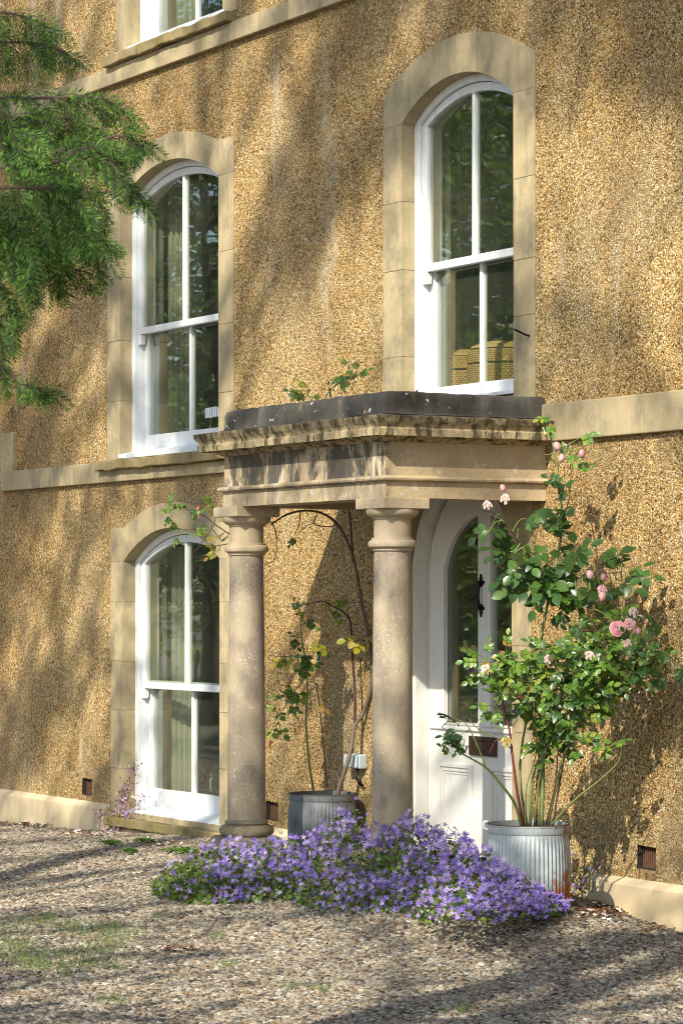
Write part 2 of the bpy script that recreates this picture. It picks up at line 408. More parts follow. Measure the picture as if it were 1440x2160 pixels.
def fast_mesh(name, verts, nper, mat, smooth=False):
    """verts: (N*nper,3) array, one polygon of nper corners per item"""
    verts = np.asarray(verts, dtype=np.float32).reshape(-1, 3); nv = len(verts); nf = nv // nper
    me = bpy.data.meshes.new(name); me.vertices.add(nv); me.vertices.foreach_set('co', verts.ravel())
    me.loops.add(nv); me.loops.foreach_set('vertex_index', np.arange(nv, dtype=np.int32))
    me.polygons.add(nf); me.polygons.foreach_set('loop_start', np.arange(0, nv, nper, dtype=np.int32))
    me.polygons.foreach_set('loop_total', np.full(nf, nper, dtype=np.int32))
    me.update(calc_edges=True); me.validate(); me.materials.append(M[mat])
    return me
def link_mesh(name, me, parent=None):
    o = bpy.data.objects.new(name, me); COL.objects.link(o)
    if parent is not None: o.parent = parent; o.matrix_parent_inverse = world_of(parent).inverted()
    return o
def smooth_path(pts, k=6):
    """Catmull-Rom through the points"""
    P = [Vector(p) for p in pts]; P = [2 * P[0] - P[1]] + P + [2 * P[-1] - P[-2]]; out = []
    for i in range(1, len(P) - 2):
        for j in range(k):
            t = j / k
            out.append(.5 * ((2 * P[i]) + (P[i + 1] - P[i - 1]) * t + (2 * P[i - 1] - 5 * P[i] + 4 * P[i + 1] - P[i + 2]) * t * t
                             + (-P[i - 1] + 3 * P[i] - 3 * P[i + 1] + P[i + 2]) * t ** 3))
    out.append(P[-2]); return out

# ------------------------------------------------------------------ ground
def build_ground():
    mb = MB(); xs = sorted(set([-300, -120, -50, -25, -15] + [round(-11 + .25 * i, 3) for i in range(100)] + [18, 30, 60, 120, 300]))
    ys = sorted(set([-300, -120, -50, -28, -18] + [round(-13 + .25 * i, 3) for i in range(54)] + [3, 20, 120, 300]))
    for y in ys:
        for x in xs: mb.v.append((x, y, ground_h(x, min(y, 0))))
    nx = len(xs)
    for j in range(len(ys) - 1):
        for i in range(nx - 1): mb.f.append((j * nx + i, j * nx + i + 1, (j + 1) * nx + i + 1, (j + 1) * nx + i))
    o = mb.build('ground', 'ground', smooth=True); tag(o, kind='structure')
build_ground()

def build_gravel():
    # a bed of loose stones laid over the drive in front of the house
    step = .3; cells = []
    x = -9.5
    while x < 6.0:
        y = -5.2
        while y < -.03:
            p = Vector((x, y, 0)) - CAM; t = p.x * VD.x + p.y * VD.y; l = p.x * VR.x + p.y * VR.y
            if t > 9.5 and abs(l) < .125 * t + 1.0: cells.append((x, y))
            y += step
        x += step
    mb = MB()
    for (x, y) in cells:
        y1 = min(y + step, -.045)
        mb.add([(x, y, ground_h(x, y)), (x + step, y, ground_h(x + step, y)), (x + step, y1, ground_h(x + step, y1)), (x, y1, ground_h(x, y1))], [(0, 1, 2, 3)])
    o = mb.build('gravel', 'gravel'); tag(o, 'loose multicoloured gravel covering the drive in front of the house', 'gravel', kind='stuff')
    ng = bpy.data.node_groups.new('gravel_bed', 'GeometryNodeTree')
    ng.interface.new_socket('Geometry', in_out='INPUT', socket_type='NodeSocketGeometry')
    ng.interface.new_socket('Geometry', in_out='OUTPUT', socket_type='NodeSocketGeometry')
    N = lambda t: ng.nodes.new(t); L = ng.links.new
    gi, go = N('NodeGroupInput'), N('NodeGroupOutput')
    dist = N('GeometryNodeDistributePointsOnFaces'); dist.inputs['Density'].default_value = 5200
    L(gi.outputs[0], dist.inputs[0])
    join = N('GeometryNodeGeometryToInstance')
    for s in range(5):
        ico = N('GeometryNodeMeshIcoSphere'); ico.inputs['Radius'].default_value = 1.0; ico.inputs['Subdivisions'].default_value = 2
        nz = N('ShaderNodeTexNoise'); nz.noise_dimensions = '4D'; nz.inputs['W'].default_value = s * 3.7; nz.inputs['Scale'].default_value = .85; nz.inputs['Detail'].default_value = 1
        pos = N('GeometryNodeInputPosition'); L(pos.outputs[0], nz.inputs['Vector'])
        sub = N('ShaderNodeVectorMath'); sub.operation = 'SUBTRACT'; L(nz.outputs['Color'], sub.inputs[0]); sub.inputs[1].default_value = (.5, .5, .5)
        sc = N('ShaderNodeVectorMath'); sc.operation = 'SCALE'; L(sub.outputs[0], sc.inputs[0]); sc.inputs['Scale'].default_value = 2.0
        sp = N('GeometryNodeSetPosition'); L(ico.outputs[0], sp.inputs[0]); L(sc.outputs[0], sp.inputs['Offset'])
        tr = N('GeometryNodeTransform'); L(sp.outputs[0], tr.inputs[0]); tr.inputs['Scale'].default_value = (1.25, .9, .55)
        L(tr.outputs[0], join.inputs[0])
    ins = N('GeometryNodeInstanceOnPoints'); L(dist.outputs[0], ins.inputs['Points']); L(join.outputs[0], ins.inputs['Instance'])
    ins.inputs['Pick Instance'].default_value = True
    rr = N('FunctionNodeRandomValue'); rr.data_type = 'FLOAT_VECTOR'
    rr.inputs[0].default_value = (-.45, -.45, 0); rr.inputs[1].default_value = (.45, .45, 6.28)
    L(rr.outputs[0], ins.inputs['Rotation'])
    rs = N('FunctionNodeRandomValue'); rs.data_type = 'FLOAT'; rs.inputs[2].default_value = 0; rs.inputs[3].default_value = 1; rs.inputs['Seed'].default_value = 5
    pw = N('ShaderNodeMath'); pw.operation = 'POWER'; L(rs.outputs[1], pw.inputs[0]); pw.inputs[1].default_value = 2.0
    ma = N('ShaderNodeMath'); ma.operation = 'MULTIPLY_ADD'; L(pw.outputs[0], ma.inputs[0]); ma.inputs[1].default_value = .0100; ma.inputs[2].default_value = .0052
    L(ma.outputs[0], ins.inputs['Scale'])
    rp = N('FunctionNodeRandomValue'); rp.data_type = 'INT'; rp.inputs[4].default_value = 0; rp.inputs[5].default_value = 4; rp.inputs['Seed'].default_value = 9
    L(rp.outputs[2], ins.inputs['Instance Index'])
    sm = N('GeometryNodeSetMaterial'); sm.inputs['Material'].default_value = M['gravel']; L(ins.outputs[0], sm.inputs[0])
    L(sm.outputs[0], go.inputs[0])
    md = o.modifiers.new('bed', 'NODES'); md.node_group = ng
build_gravel()

# ------------------------------------------------------------------ the house
house = empty('house', (-3, 0, 0))
tag(house, 'tall ochre pebbledash house with arched stone window surrounds and white sashes', 'house')

def arc_z(x, cx, hw, spring, rise):
    Rr = (hw * hw + rise * rise) / (2 * rise); dx = min(abs(x - cx), hw)
    return spring + rise - Rr + math.sqrt(max(Rr * Rr - dx * dx, 0))
def arch_outline(cx, hw, z0, spring, rise, n=20):
    """closed outline, bottom left round to bottom right"""
    pts = [(cx - hw, z0)]
    for i in range(n + 1):
        x = cx - hw + 2 * hw * i / n; pts.append((x, arc_z(x, cx, hw, spring, rise)))
    return pts + [(cx + hw, z0)]

def surround(cx, hw, ohw, z0, spring, rise, top, shoulder, y1=.13, blocks=4, jamb_right=True):
    """dressed stone jamb blocks and arch stones; shoulder=None gives a plain curved head"""
    s = empty('window_surround', (cx, 0, z0), house)
    g = .0011; yf = -.009
    for sd in (-1, 1):
        xa, xb = (cx - ohw, cx - hw) if sd < 0 else (cx + hw, cx + ohw)
        cuts = [0] + sorted(random.uniform(.12, .95) for _ in range(blocks - 1)) + [1]
        cuts = [i / blocks + (random.uniform(-.05, .05) if 0 < i < blocks else 0) for i in range(blocks + 1)]
        for i in range(blocks):
            za, zb = z0 + (spring - z0) * cuts[i], z0 + (spring - z0) * cuts[i + 1]
            MB().box(xa, xb, yf + random.uniform(-.002, .002), y1, za + g, zb - g).build('stone', 'stone', s, bevel=.0015)
    def low(x): return spring if abs(x - cx) >= hw else arc_z(x, cx, hw, spring, rise)
    if shoulder is not None:
        khw = hw * .985
        def high(x): return shoulder if abs(x - cx) >= khw else arc_z(x, cx, khw, shoulder, top - shoulder)
    else:
        o_s = spring + (top - spring) * .45
        def high(x): return arc_z(x, cx, ohw, o_s, top - o_s)
    edges = [-ohw, -hw * .30, hw * .36, ohw]
    for a, b in zip(edges[:-1], edges[1:]):
        xs = sorted({a + g, b - g} | {x for x in (-hw, hw, -hw * .985, hw * .985) if a < x < b} | {a + (b - a) * i / 14 for i in range(1, 14)})
        MB().strip([(cx + x, low(cx + x)) for x in xs], [(cx + x, high(cx + x)) for x in xs], yf, y1).build('arch_stone', 'stone', s, bevel=.0015)
    return s

def pleats(mb, p0, p1, z0, z1, n=9, amp=.03):
    """a hanging curtain between two plan points"""
    a, b = Vector((*p0, 0)), Vector((*p1, 0)); dr = (b - a); nrm = Vector((-dr.y, dr.x, 0)).normalized()
    m = n * 6; vs = []
    for i in range(m + 1):
        p = a + dr * i / m + nrm * amp * math.sin(i / 6 * 2 * math.pi)
        vs += [(p.x, p.y, z0), (p.x, p.y, z1)]
    mb.add(vs, [(2 * i, 2 * i + 2, 2 * i + 3, 2 * i + 1) for i in range(m)])
    return mb

def sash_window(cx, hw, z0, spring, rise, mid, gl_bot, label, frame_y=.08, sill=True, horn=True, bar=.028):
    wn = empty('window', (cx, .08, z0), house); wn['label'] = label
    top = spring + rise; fw = .045
    f_out = arch_outline(cx, hw + .004, z0, spring, rise); f_in = arch_outline(cx, hw - fw, z0 + .02, spring - .008, rise - fw * .75)
    MB().ring(f_out, f_in, frame_y, .24).build('frame', 'white', wn, bevel=.003)
    # upper sash, outer track
    h1 = hw - fw - .002; y0, y1 = .103, .148; st = .050
    so = arch_outline(cx, h1, mid - .045, spring - .010, rise - fw * .78)
    si = arch_outline(cx, h1 - st, mid, spring - .018, rise - fw * .78 - st * .8)
    MB().ring(so, si, y0, y1).build('upper_sash', 'white', wn, bevel=.004)
    MB().box(cx - bar / 2, cx + bar / 2, y0 + .004, y1 - .008, mid - .004, top - fw * 1.0 - st * .7).build('glazing_bar', 'white', wn, bevel=.004)
    for sd in (-1, 1):
        xs = [cx + sd * (bar / 2 - .004 + (h1 - st + .008 - bar / 2) * i / 10) for i in range(11)]
        if sd < 0: xs = xs[::-1]
        MB().strip([(x, mid - .006) for x in xs], [(x, arc_z(x, cx, h1 - st + .006, spring - .018, rise - fw * .78 - st * .8) + .005) for x in xs], .124, .128).build('pane', 'glass', wn)
    # lower sash, inner track
    yl0, yl1 = .152, .197; ls = .052
    MB().ring([(cx - h1, z0 + .018), (cx - h1, mid + .01), (cx + h1, mid + .01), (cx + h1, z0 + .018)],
              [(cx - h1 + ls, gl_bot), (cx - h1 + ls, mid - .035), (cx + h1 - ls, mid - .035), (cx + h1 - ls, gl_bot)], yl0, yl1).build('lower_sash', 'white', wn, bevel=.004)
    MB().box(cx - bar / 2, cx + bar / 2, yl0 + .004, yl1 - .008, gl_bot - .004, mid - .030).build('glazing_bar', 'white', wn, bevel=.004)
    for sd in (-1, 1):
        xa, xb = sorted((cx + sd * (bar / 2 - .004), cx + sd * (h1 - ls + .006)))
        MB().box(xa, xb, .172, .176, gl_bot - .005, mid - .03).build('pane', 'glass', wn)
    for sd in (-1, 1):      # sash horns
        xa, xb = sorted((cx + sd * h1, cx + sd * (h1 - .05)))
        hb = MB().box(xa, xb, y0, y1, mid - .115, mid - .046); hb.v = [(x, y if z > mid - .08 or y < .12 else y - .012, z) for x, y, z in hb.v]
        hb.build('sash_horn', 'white', wn, bevel=.004)
    # inner linings
    for xx in (cx - hw, cx + hw): MB().box(xx - .02, xx + .02, .245, .31, z0, top).build('window_lining', 'curtain', wn)
    if sill:
        sb = MB().box(cx - hw - .025, cx + hw + .025, -.012, .15, z0 - .032, z0 + .0)
        sb.v = [(x, y, z + (.035 if y > .1 and z > z0 - .01 else 0)) for x, y, z in sb.v]
        sb.build('timber_sill', 'white', wn, bevel=.004)
    return wn

# openings: cx, half width, outer half width, bottom, spring, rise, outer top, shoulder
UR = dict(cx=-.800, hw=.589, ohw=.795, z0=2.775, spring=4.380, rise=.195)
UL = dict(cx=-4.424, hw=.737, ohw=.945, z0=2.655, spring=4.378, rise=.197)
LL = dict(cx=-4.391, hw=.718, ohw=.925, z0=.215, spring=1.922, rise=.213)
TL = dict(cx=-4.33, hw=.70, ohw=.89, z0=5.43, spring=7.0, rise=.19)
DO = dict(cx=-.8225, hw=.5975, ohw=.785, z0=.20, spring=1.86, rise=.54)
surround(UR['cx'], UR['hw'], UR['ohw'], 2.70, UR['spring'], UR['rise'], 4.79, None, blocks=4)
surround(UL['cx'], UL['hw'], UL['ohw'], 2.62, UL['spring'], UL['rise'], 4.748, 4.605, blocks=4)
surround(LL['cx'], LL['hw'], LL['ohw'], .20, LL['spring'], LL['rise'], 2.306, 2.152, blocks=5)
surround(TL['cx'], TL['hw'], TL['ohw'], 5.40, TL['spring'], TL['rise'], 7.38, 7.23, blocks=3)
ds = surround(DO['cx'], DO['hw'], DO['ohw'], .10, DO['spring'], DO['rise'], 2.62, None, y1=.26, blocks=4); ds.name = 'door_surround'
wUR = sash_window(label='arched white sash window over the porch', mid=3.575, gl_bot=2.868, **{k: v for k, v in UR.items() if k != 'ohw'}, sill=False)
wUL = sash_window(label='arched white sash window behind the dark conifer branch', mid=3.520, gl_bot=2.785, **{k: v for k, v in UL.items() if k != 'ohw'})
wLL = sash_window(label='arched white sash window at ground level beside the porch column', mid=1.098, gl_bot=.370, **{k: v for k, v in LL.items() if k != 'ohw'})
wTL = sash_window(label='white sash window cut by the top edge of the picture', mid=6.25, gl_bot=5.512, **{k: v for k, v in TL.items() if k != 'ohw'})

# stone sills, string courses and plinth
def slab(name, mat, x0, x1, y0, y1, z0, z1, bevel=.006, parent=house, rough=0.0):
    mb = MB()
    n = max(2, int((x1 - x0) / .06)) if rough else 1
    lo, hi = [(x0 + (x1 - x0) * i / n, z0) for i in range(n + 1)], [(x0 + (x1 - x0) * i / n, z1) for i in range(n + 1)]
    if rough:
        hi = [(x, z + rough * (noise.noise(Vector((x * 7, z, 1))) - .2)) for x, z in hi]
        lo = [(x, z + rough * noise.noise(Vector((x * 9, z, 5)))) for x, z in lo]
    return mb.strip(lo, hi, y0, y1).build(name, mat, parent, bevel=bevel)
for x0, x1 in ((-5.43, -4.36), (-4.355, -3.36)): slab('stone_sill', 'stone_sill', x0, x1, -.085, .10, 2.548, 2.618, .008, rough=.012)
for x0, x1 in ((-5.30, -4.32), (-4.316, -3.45)): slab('stone_sill', 'stone_sill', x0, x1, -.085, .10, 5.325, 5.395, .008, rough=.012)
sl0 = slab('stone_sill', 'stone_sill', -5.235, -3.46, -.10, .10, .112, .178, .008, rough=.010)
slab('stone_sill', 'stone', -5.20, -3.47, -.030, .10, .165, .212, .004)
for x0, x1 in ((-6.97, -5.9), (-5.896, -4.6), (-4.596, -3.2), (-3.196, -1.7)): slab('string_course', 'stone', x0, x1, -.035, .05, 2.468, 2.545 if x0 > -5.5 and x1 < -3.1 else 2.612, .006)
for x0, x1 in ((.10, 1.02), (1.024, 2.3), (2.304, 3.6), (3.604, 5.2)): slab('string_course', 'stone', x0, x1, -.035, .05, 2.486, 2.684, .006)
slab('string_course', 'stone', -7.20, -6.974, -.035, .05, 2.468, 2.90, .006)
for x0, x1 in ((-8.9, -6.3), (-6.296, -4.4), (-4.396, -2.7), (-2.696, -1.1), (-1.096, .6), (.604, 2.4), (2.404, 5.2)):
    slab('string_course', 'stone', x0, x1, -.040, .05, 5.20, 5.322 if -5.4 < (x0 + x1) / 2 < -3.5 else 5.352, .006)
def plinth(x0, x1, zt=.245):
    mb = MB(); mb.add([(x0, -.055, -.2), (x1, -.055, -.2), (x1, -.055, zt - .03), (x0, -.055, zt - .03), (x0, -.002, zt), (x1, -.002, zt), (x0, .05, -.2), (x1, .05, -.2), (x0, .05, zt), (x1, .05, zt)],
           [(0, 1, 2, 3), (3, 2, 5, 4), (4, 5, 9, 8), (0, 3, 4, 8, 6), (1, 7, 9, 5, 2)])
    mb.build('plinth', 'plinth', house, bevel=.004)
for x0, x1 in ((-9.0, -7.4), (-7.398, -5.33), (-3.45, -2.2), (-2.198, -1.62), (.50, 1.12), (1.122, 2.6), (2.602, 5.2)): plinth(x0, x1)
plinth(-5.328, -3.452, .125)

# the rendered wall, with real openings
VENTS = [(-5.725, .345), (-2.975, .345), (1.005, .358)]
def build_wall():
    outer = [(-9.0, -.3), (5.2, -.3), (5.2, 8.6), (-9.0, 8.6)]
    holes = []
    for d in (UR, UL, LL, TL, DO):
        holes.append(arch_outline(d['cx'], d['hw'] + .07, d['z0'] - .02, d['spring'], d['rise'] + .06, 16))
    for (vx, vz) in VENTS:
        a, b = .082, .060; holes.append([(vx - a, vz - b), (vx - a * .95, vz + b), (vx + a, vz + b * .9), (vx + a * .96, vz - b)])
    polys = [[Vector((x, z, 0)) for x, z in p] for p in [outer] + holes]
    flat = [v for p in polys for v in p]
    tris = tessellate_polygon(polys)
    mb = MB(); mb.add([(v.x, 0, v.y) for v in flat], [tuple(t) for t in tris])
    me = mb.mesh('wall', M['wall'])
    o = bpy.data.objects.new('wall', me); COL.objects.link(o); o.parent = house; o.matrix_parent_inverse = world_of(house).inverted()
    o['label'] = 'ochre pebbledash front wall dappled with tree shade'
    body = MB()
    for q in ([(-9, 0, -.3), (-9, 7, -.3), (-9, 7, 8.6), (-9, 0, 8.6)], [(5.2, 0, -.3), (5.2, 7, -.3), (5.2, 7, 8.6), (5.2, 0, 8.6)], [(-9, 7, -.3), (5.2, 7, -.3), (5.2, 7, 8.6), (-9, 7, 8.6)]):
        body.add(q, [(0, 1, 2, 3)])
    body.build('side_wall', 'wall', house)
    MB().add([(-9.3, -.1, 8.6), (5.5, -.1, 8.6), (5.5, 7.2, 8.6), (-9.3, 7.2, 8.6), (-9.3, 3.5, 11.2), (5.5, 3.5, 11.2)], [(0, 1, 2, 3), (0, 1, 5, 4), (2, 3, 4, 5), (0, 4, 3), (1, 2, 5)]).build('roof', 'lead', house)
build_wall()
for i, (vx, vz) in enumerate(VENTS):
    v = MB().ring([(vx - .09, vz - .068), (vx - .09, vz + .068), (vx + .09, vz + .068), (vx + .09, vz - .068)], [(vx - .078, vz - .056), (vx - .078, vz + .056), (vx + .078, vz + .056), (vx + .078, vz - .056)], .012, .11)
    v.box(vx - .09, vx + .09, .10, .12, vz - .07, vz + .07)
    vo = v.build('air_vent', 'dark', house)
    b = MB()
    for k in range(9):
        x = vx - .068 + .017 * k; b.box(x - .004, x + .004, .030, .040, vz - .06, vz + .06)
    b.build('grille', 'rust', vo)

# rooms behind the glass
def room(x0, x1, z0, z1, y0=.26, y1=3.6):
    mb = MB().add([(x0, y0, z0), (x1, y0, z0), (x1, y1, z0), (x0, y1, z0), (x0, y0, z1), (x1, y0, z1), (x1, y1, z1), (x0, y1, z1)],
                  [(4, 7, 6, 5), (1, 5, 6, 2), (2, 6, 7, 3), (3, 7, 4, 0)])
    mb.build('room_walls', 'room', house)
    MB().add([(x0, y0, z0 + .001), (x1, y0, z0 + .001), (x1, y1, z0 + .001), (x0, y1, z0 + .001)], [(0, 1, 2, 3)]).build('room_floor', 'room_floor', house)
room(-6.4, -2.5, .12, 2.44); room(-6.4, -2.6, 2.46, 5.1); room(-2.4, 1.2, 2.46, 5.1); room(-6.4, -2.6, 5.16, 8.0); room(-2.3, .6, .12, 2.44)
for d in (UL, LL, TL):
    cxx = d['cx'] - d['hw']
    c = pleats(MB(), (cxx + .03, .34), (cxx + .20, .42), d['z0'] + .03, d['spring'] + .1, 4, .02).build('curtain', 'curtain', house, smooth=True)
    pleats(MB(), (d['cx'] + d['hw'] - .28, .44), (d['cx'] + d['hw'] - .03, .36), d['z0'] + .03, d['spring'] + .1, 4, .02).build('curtain', 'curtain', house, smooth=True)
pleats(MB(), (-1.98, .55), (-1.75, .62), 2.80, 4.6, 3, .02).build('curtain', 'curtain', house, smooth=True)
MB().box(-1.80, -.15, .20, .70, 2.76, 2.80).build('window_board', 'curtain', house)

# sticker on the pane: a pale label broken by dark uprights
stk = MB(); sx = -4.225; xx = sx
for wd, gp in ((.012, .006), (.008, .008), (.030, .007), (.022, .009), (.018, .006), (.010, .005), (.024, .008), (.020, .010)):
    stk.box(xx, xx + wd, .168, .1705, 2.858 + random.uniform(-.004, .004), 2.925 + random.uniform(-.006, .003)); xx += wd + gp
stk.build('sticker', 'sticker', wUL)

# ------------------------------------------------------------------ front door
def build_door():
    d = empty('door', (-.82, .17, .2), house); d['label'] = 'cream white arched front door with two tall glass panes'
    cx, hw = DO['cx'], DO['hw']
    fo = arch_outline(cx, hw + .003, .20, 1.86, .54); fi = arch_outline(cx, hw - .036, .20, 1.855, .51)
    # frame: posts and head
    n = len(fo); mb = MB()
    vs = []
    for p in (fo, fi):
        for y in (.085, .22): vs += [(x, y, z) for x, z in p]
    fs = []
    for k in range(n - 1):
        j = k + 1
        fs += [(k, 2 * n + k, 2 * n + j, j), (n + j, 3 * n + j, 3 * n + k, n + k), (j, n + j, n + k, k), (2 * n + k, 3 * n + k, 3 * n + j, 2 * n + j)]
    mb.add(vs, fs).build('door_frame', 'door', d, auto=35)
    # leaf: arched ring for the glazing above, solid lock rail and panels below
    lx, lh = -.805, .575; gx, gh = -.784, .4355
    lo = arch_outline(lx, lh, .905, 1.85, .50, 24); gi = arch_outline(gx, gh, .945, 1.83, .315, 24)
    lf = MB().ring(lo, gi, .170, .215)
    lf.box(lx - lh, lx + lh, .1705, .2145, .215, .906)
    leaf = lf.build('leaf', 'door', d, auto=35)
    MB().box(gx - .0635, gx + .0635, .166, .216, .94, 2.15).build('mullion', 'door', d, bevel=.006)
    for sd in (-1, 1):
        xs = [gx + sd * (.06 + (gh + .01 - .06) * i / 12) for i in range(13)]
        if sd < 0: xs = xs[::-1]
        MB().strip([(x, .93) for x in xs], [(x, arc_z(x, gx, gh + .012, 1.83, .315) + .012) for x in xs], .190, .196).build('pane', 'glass', d)
        # bead round the glass
    bd = [(x, z) for x, z in arch_outline(gx, gh + .001, .946, 1.83, .314, 24)]; bi = arch_outline(gx, gh - .014, .960, 1.83, .301, 24)
    MB().ring(bd, bi, .163, .19).build('glazing_bead', 'door', d, auto=35)
    MB().box(lx - lh + .02, lx + lh - .02, .155, .172, .915, .938).build('weather_rail', 'door', d, bevel=.006)
    for xa, xb in ((-1.250, -.900), (-.700, -.350)):
        o = [(xa, .27), (xa, .725), (xb, .725), (xb, .27)]
        def ins(k): return [(xa + k, .27 + k), (xa + k, .725 - k), (xb - k, .725 - k), (xb - k, .27 + k)]
        mb = MB().ring(o, ins(.022), .152, .172); mb.ring(ins(.0225), ins(.045), .160, .1725); mb.ring(ins(.0455), ins(.062), .166, .173)
        mb.build('door_panel', 'door', d, bevel=.005)
    lb = MB().ring([(-.925, .782), (-.925, .890), (-.648, .890), (-.648, .782)], [(-.890, .808), (-.890, .864), (-.683, .864), (-.683, .808)], .154, .172).build('letterbox', 'bronze', d, bevel=.003)
    MB().box(-.889, -.684, .160, .170, .809, .863).build('flap', 'bronze', lb, bevel=.002)
    hx = -.806
    hh = MB()
    for z, sgn in ((1.745, 1), (1.61, -1)):
        for (ox, oz, r) in ((0, 0, .020), (-.022, .006, .011), (.022, .006, .011), (0, .028, .013), (0, .046, .007)):
            c = Vector((hx + ox, .162, z + sgn * oz)); m = 12
            vs = [(c.x + r * math.cos(2 * math.pi * k / m), .157, c.z + r * math.sin(2 * math.pi * k / m)) for k in range(m)] + [(c.x + r * math.cos(2 * math.pi * k / m), .1665, c.z + r * math.sin(2 * math.pi * k / m)) for k in range(m)]
            hh.add(vs, [tuple(range(m)), tuple(range(m, 2 * m))] + [(k, (k + 1) % m, m + (k + 1) % m, m + k) for k in range(m)])
    hh.tube(smooth_path([(hx, .158, 1.755), (hx, .147, 1.735), (hx, .142, 1.68), (hx, .147, 1.62), (hx, .158, 1.60)]), .0095, 8)
    hh.build('pull_handle', 'iron', d, auto=40)
build_door()

# ------------------------------------------------------------------ porch
porch = empty('porch', (-.81, -.886, .15))
tag(porch, 'stone porch with two round columns, stained frieze and dark felt-covered flat roof', 'porch')
PX0, PX1, PYF, PYB = -1.72, .098, -.984, -.002
def sweep(prof, name, mat, jag=0.0, step=.05, parent=porch, smooth=None, seed=0, closed=True):
    """run a profile of (outward, z) round the left, front and right sides of the porch"""
    segs = []
    def line(a, b, n): return [(a[0] + (b[0] - a[0]) * i / n, a[1] + (b[1] - a[1]) * i / n) for i in range(n)]
    nx, ny = int((PX1 - PX0) / step), int((PYB - PYF) / step)
    base = [('L', i / ny) for i in range(ny)] + [('F', i / nx) for i in range(nx)] + [('R', i / ny) for i in range(ny + 1)]
    vs = []; m = len(prof)
    for side, t in base:
        for (o, z) in prof:
            if side == 'L': x, y = PX0 - o, PYB + (PYF - o - PYB) * t
            elif side == 'F': x, y = PX0 - o + (PX1 - PX0 + 2 * o) * t, PYF - o
            else: x, y = PX1 + o, PYF - o + (PYB - PYF + o) * t
            if jag and 0 < t:
                q = Vector((x * 9, y * 9, z * 14 + seed)); q2 = q * 2.3
                dz = jag * (noise.noise(q) * .8 + noise.noise(q2) * .5)
                x += dz * .6 * (1 if side == 'R' else -1 if side == 'L' else 0); y += -dz * .6 * (side == 'F'); z += dz * .7
            vs.append((x, y, z))
    n = len(base); fs = []
    mm = m if closed else m - 1
    for i in range(n - 1):
        for k in range(mm):
            j = (k + 1) % m; fs.append((i * m + k, (i + 1) * m + k, (i + 1) * m + j, i * m + j))
    if closed: fs += [tuple(range(m)), tuple((n - 1) * m + k for k in range(m))]
    return MB().add(vs, fs).build(name, mat, parent, auto=smooth or 40)
ent = empty('entablature', (-.81, -.9, 2.17), porch)
sweep([(0, 2.176), (0, 2.262), (-.196, 2.262), (-.196, 2.176)], 'architrave', 'architrave', .003, parent=ent)
sweep([(-.01, 2.2625), (.012, 2.2625), (.024, 2.268), (.027, 2.277), (.022, 2.286), (.008, 2.292), (-.01, 2.292)], 'band_moulding', 'architrave', .006, parent=ent, seed=3)
sweep([(-.004, 2.2925), (-.004, 2.4645), (-.190, 2.4645), (-.190, 2.2625), (-.0105, 2.2625), (-.0105, 2.2925)], 'frieze', 'frieze', .002, parent=ent)
sweep([(-.19, 2.465), (.006, 2.465), (.012, 2.474), (.030, 2.480), (.052, 2.492), (.060, 2.497), (.100, 2.497), (.106, 2.490), (.108, 2.524), (.100, 2.530), (.102, 2.540), (.112, 2.552), (.124, 2.566), (.128, 2.590), (.06, 2.600), (-.19, 2.600)], 'cornice', 'cornice', .0045, .02, parent=ent, seed=9)
sweep([(-.012, 2.598), (.012, 2.600), (.018, 2.606), (-.004, 2.615), (-.008, 2.650), (-.006, 2.690), (-.016, 2.714), (-.045, 2.726), (-.19, 2.722), (-.19, 2.60)], 'felt_upstand', 'lead', .009, .06, parent=porch, seed=20)
MB().box(PX0 + .15, PX1 - .15, PYF + .15, -.001, 2.62, 2.70).build('roof_deck', 'lead', porch)
MB().box(PX0 + .185, PX1 - .185, PYF + .185, -.001, 2.36, 2.40).build('ceiling', 'stone', porch)
for cxx, lab in ((-1.621, 'porch column nearer the ground floor window'), (0.0, 'porch column in front of the door')):
    c = empty('column', (cxx, -.886, .2), porch); c['label'] = lab
    C2 = (cxx, -.886)
    pr = []
    for i in range(15):
        z = .40 + (1.905 - .40) * i / 14; u = i / 14
        pr.append((.1075 - .0125 * u ** 1.6, z))
    MB().lathe(pr, 56, C2).build('shaft', 'stone_col', c, smooth=True)
    MB().lathe([(.095, 1.904), (.104, 1.906), (.104, 1.916), (.108, 1.918), (.122, 1.926), (.127, 1.940), (.122, 1.954), (.110, 1.961), (.108, 1.962), (.108, 1.972), (.097, 1.974)], 56, C2).build('neck_ring', 'stone_cap', c, auto=40)
    MB().lathe([(.096, 1.973), (.096, 2.068), (.105, 2.070), (.105, 2.078), (.115, 2.079), (.132, 2.092), (.138, 2.108), (.136, 2.122), (.09, 2.124)], 56, C2).build('capital', 'stone_cap', c, auto=40)
    MB().box(cxx - .140, cxx + .140, -1.026, -.746, 2.120, 2.1755).build('abacus', 'stone_cap', c, bevel=.004)
    MB().lathe([(.10, .420), (.112, .412), (.122, .404), (.124, .394), (.118, .386), (.128, .384), (.146, .376), (.155, .360), (.155, .345), (.147, .328), (.135, .320), (.10, .318)], 56, C2).build('base_torus', 'stone_base', c, auto=40)
    MB().box(cxx - .163, cxx + .163, -1.049, -.723, .10, .320).build('pedestal', 'stone_base', c, bevel=.03)
st = MB().box(-2.0, .25, -1.12, -.058, .0, .20).build('doorstep', 'stone_base', porch, bevel=.02)

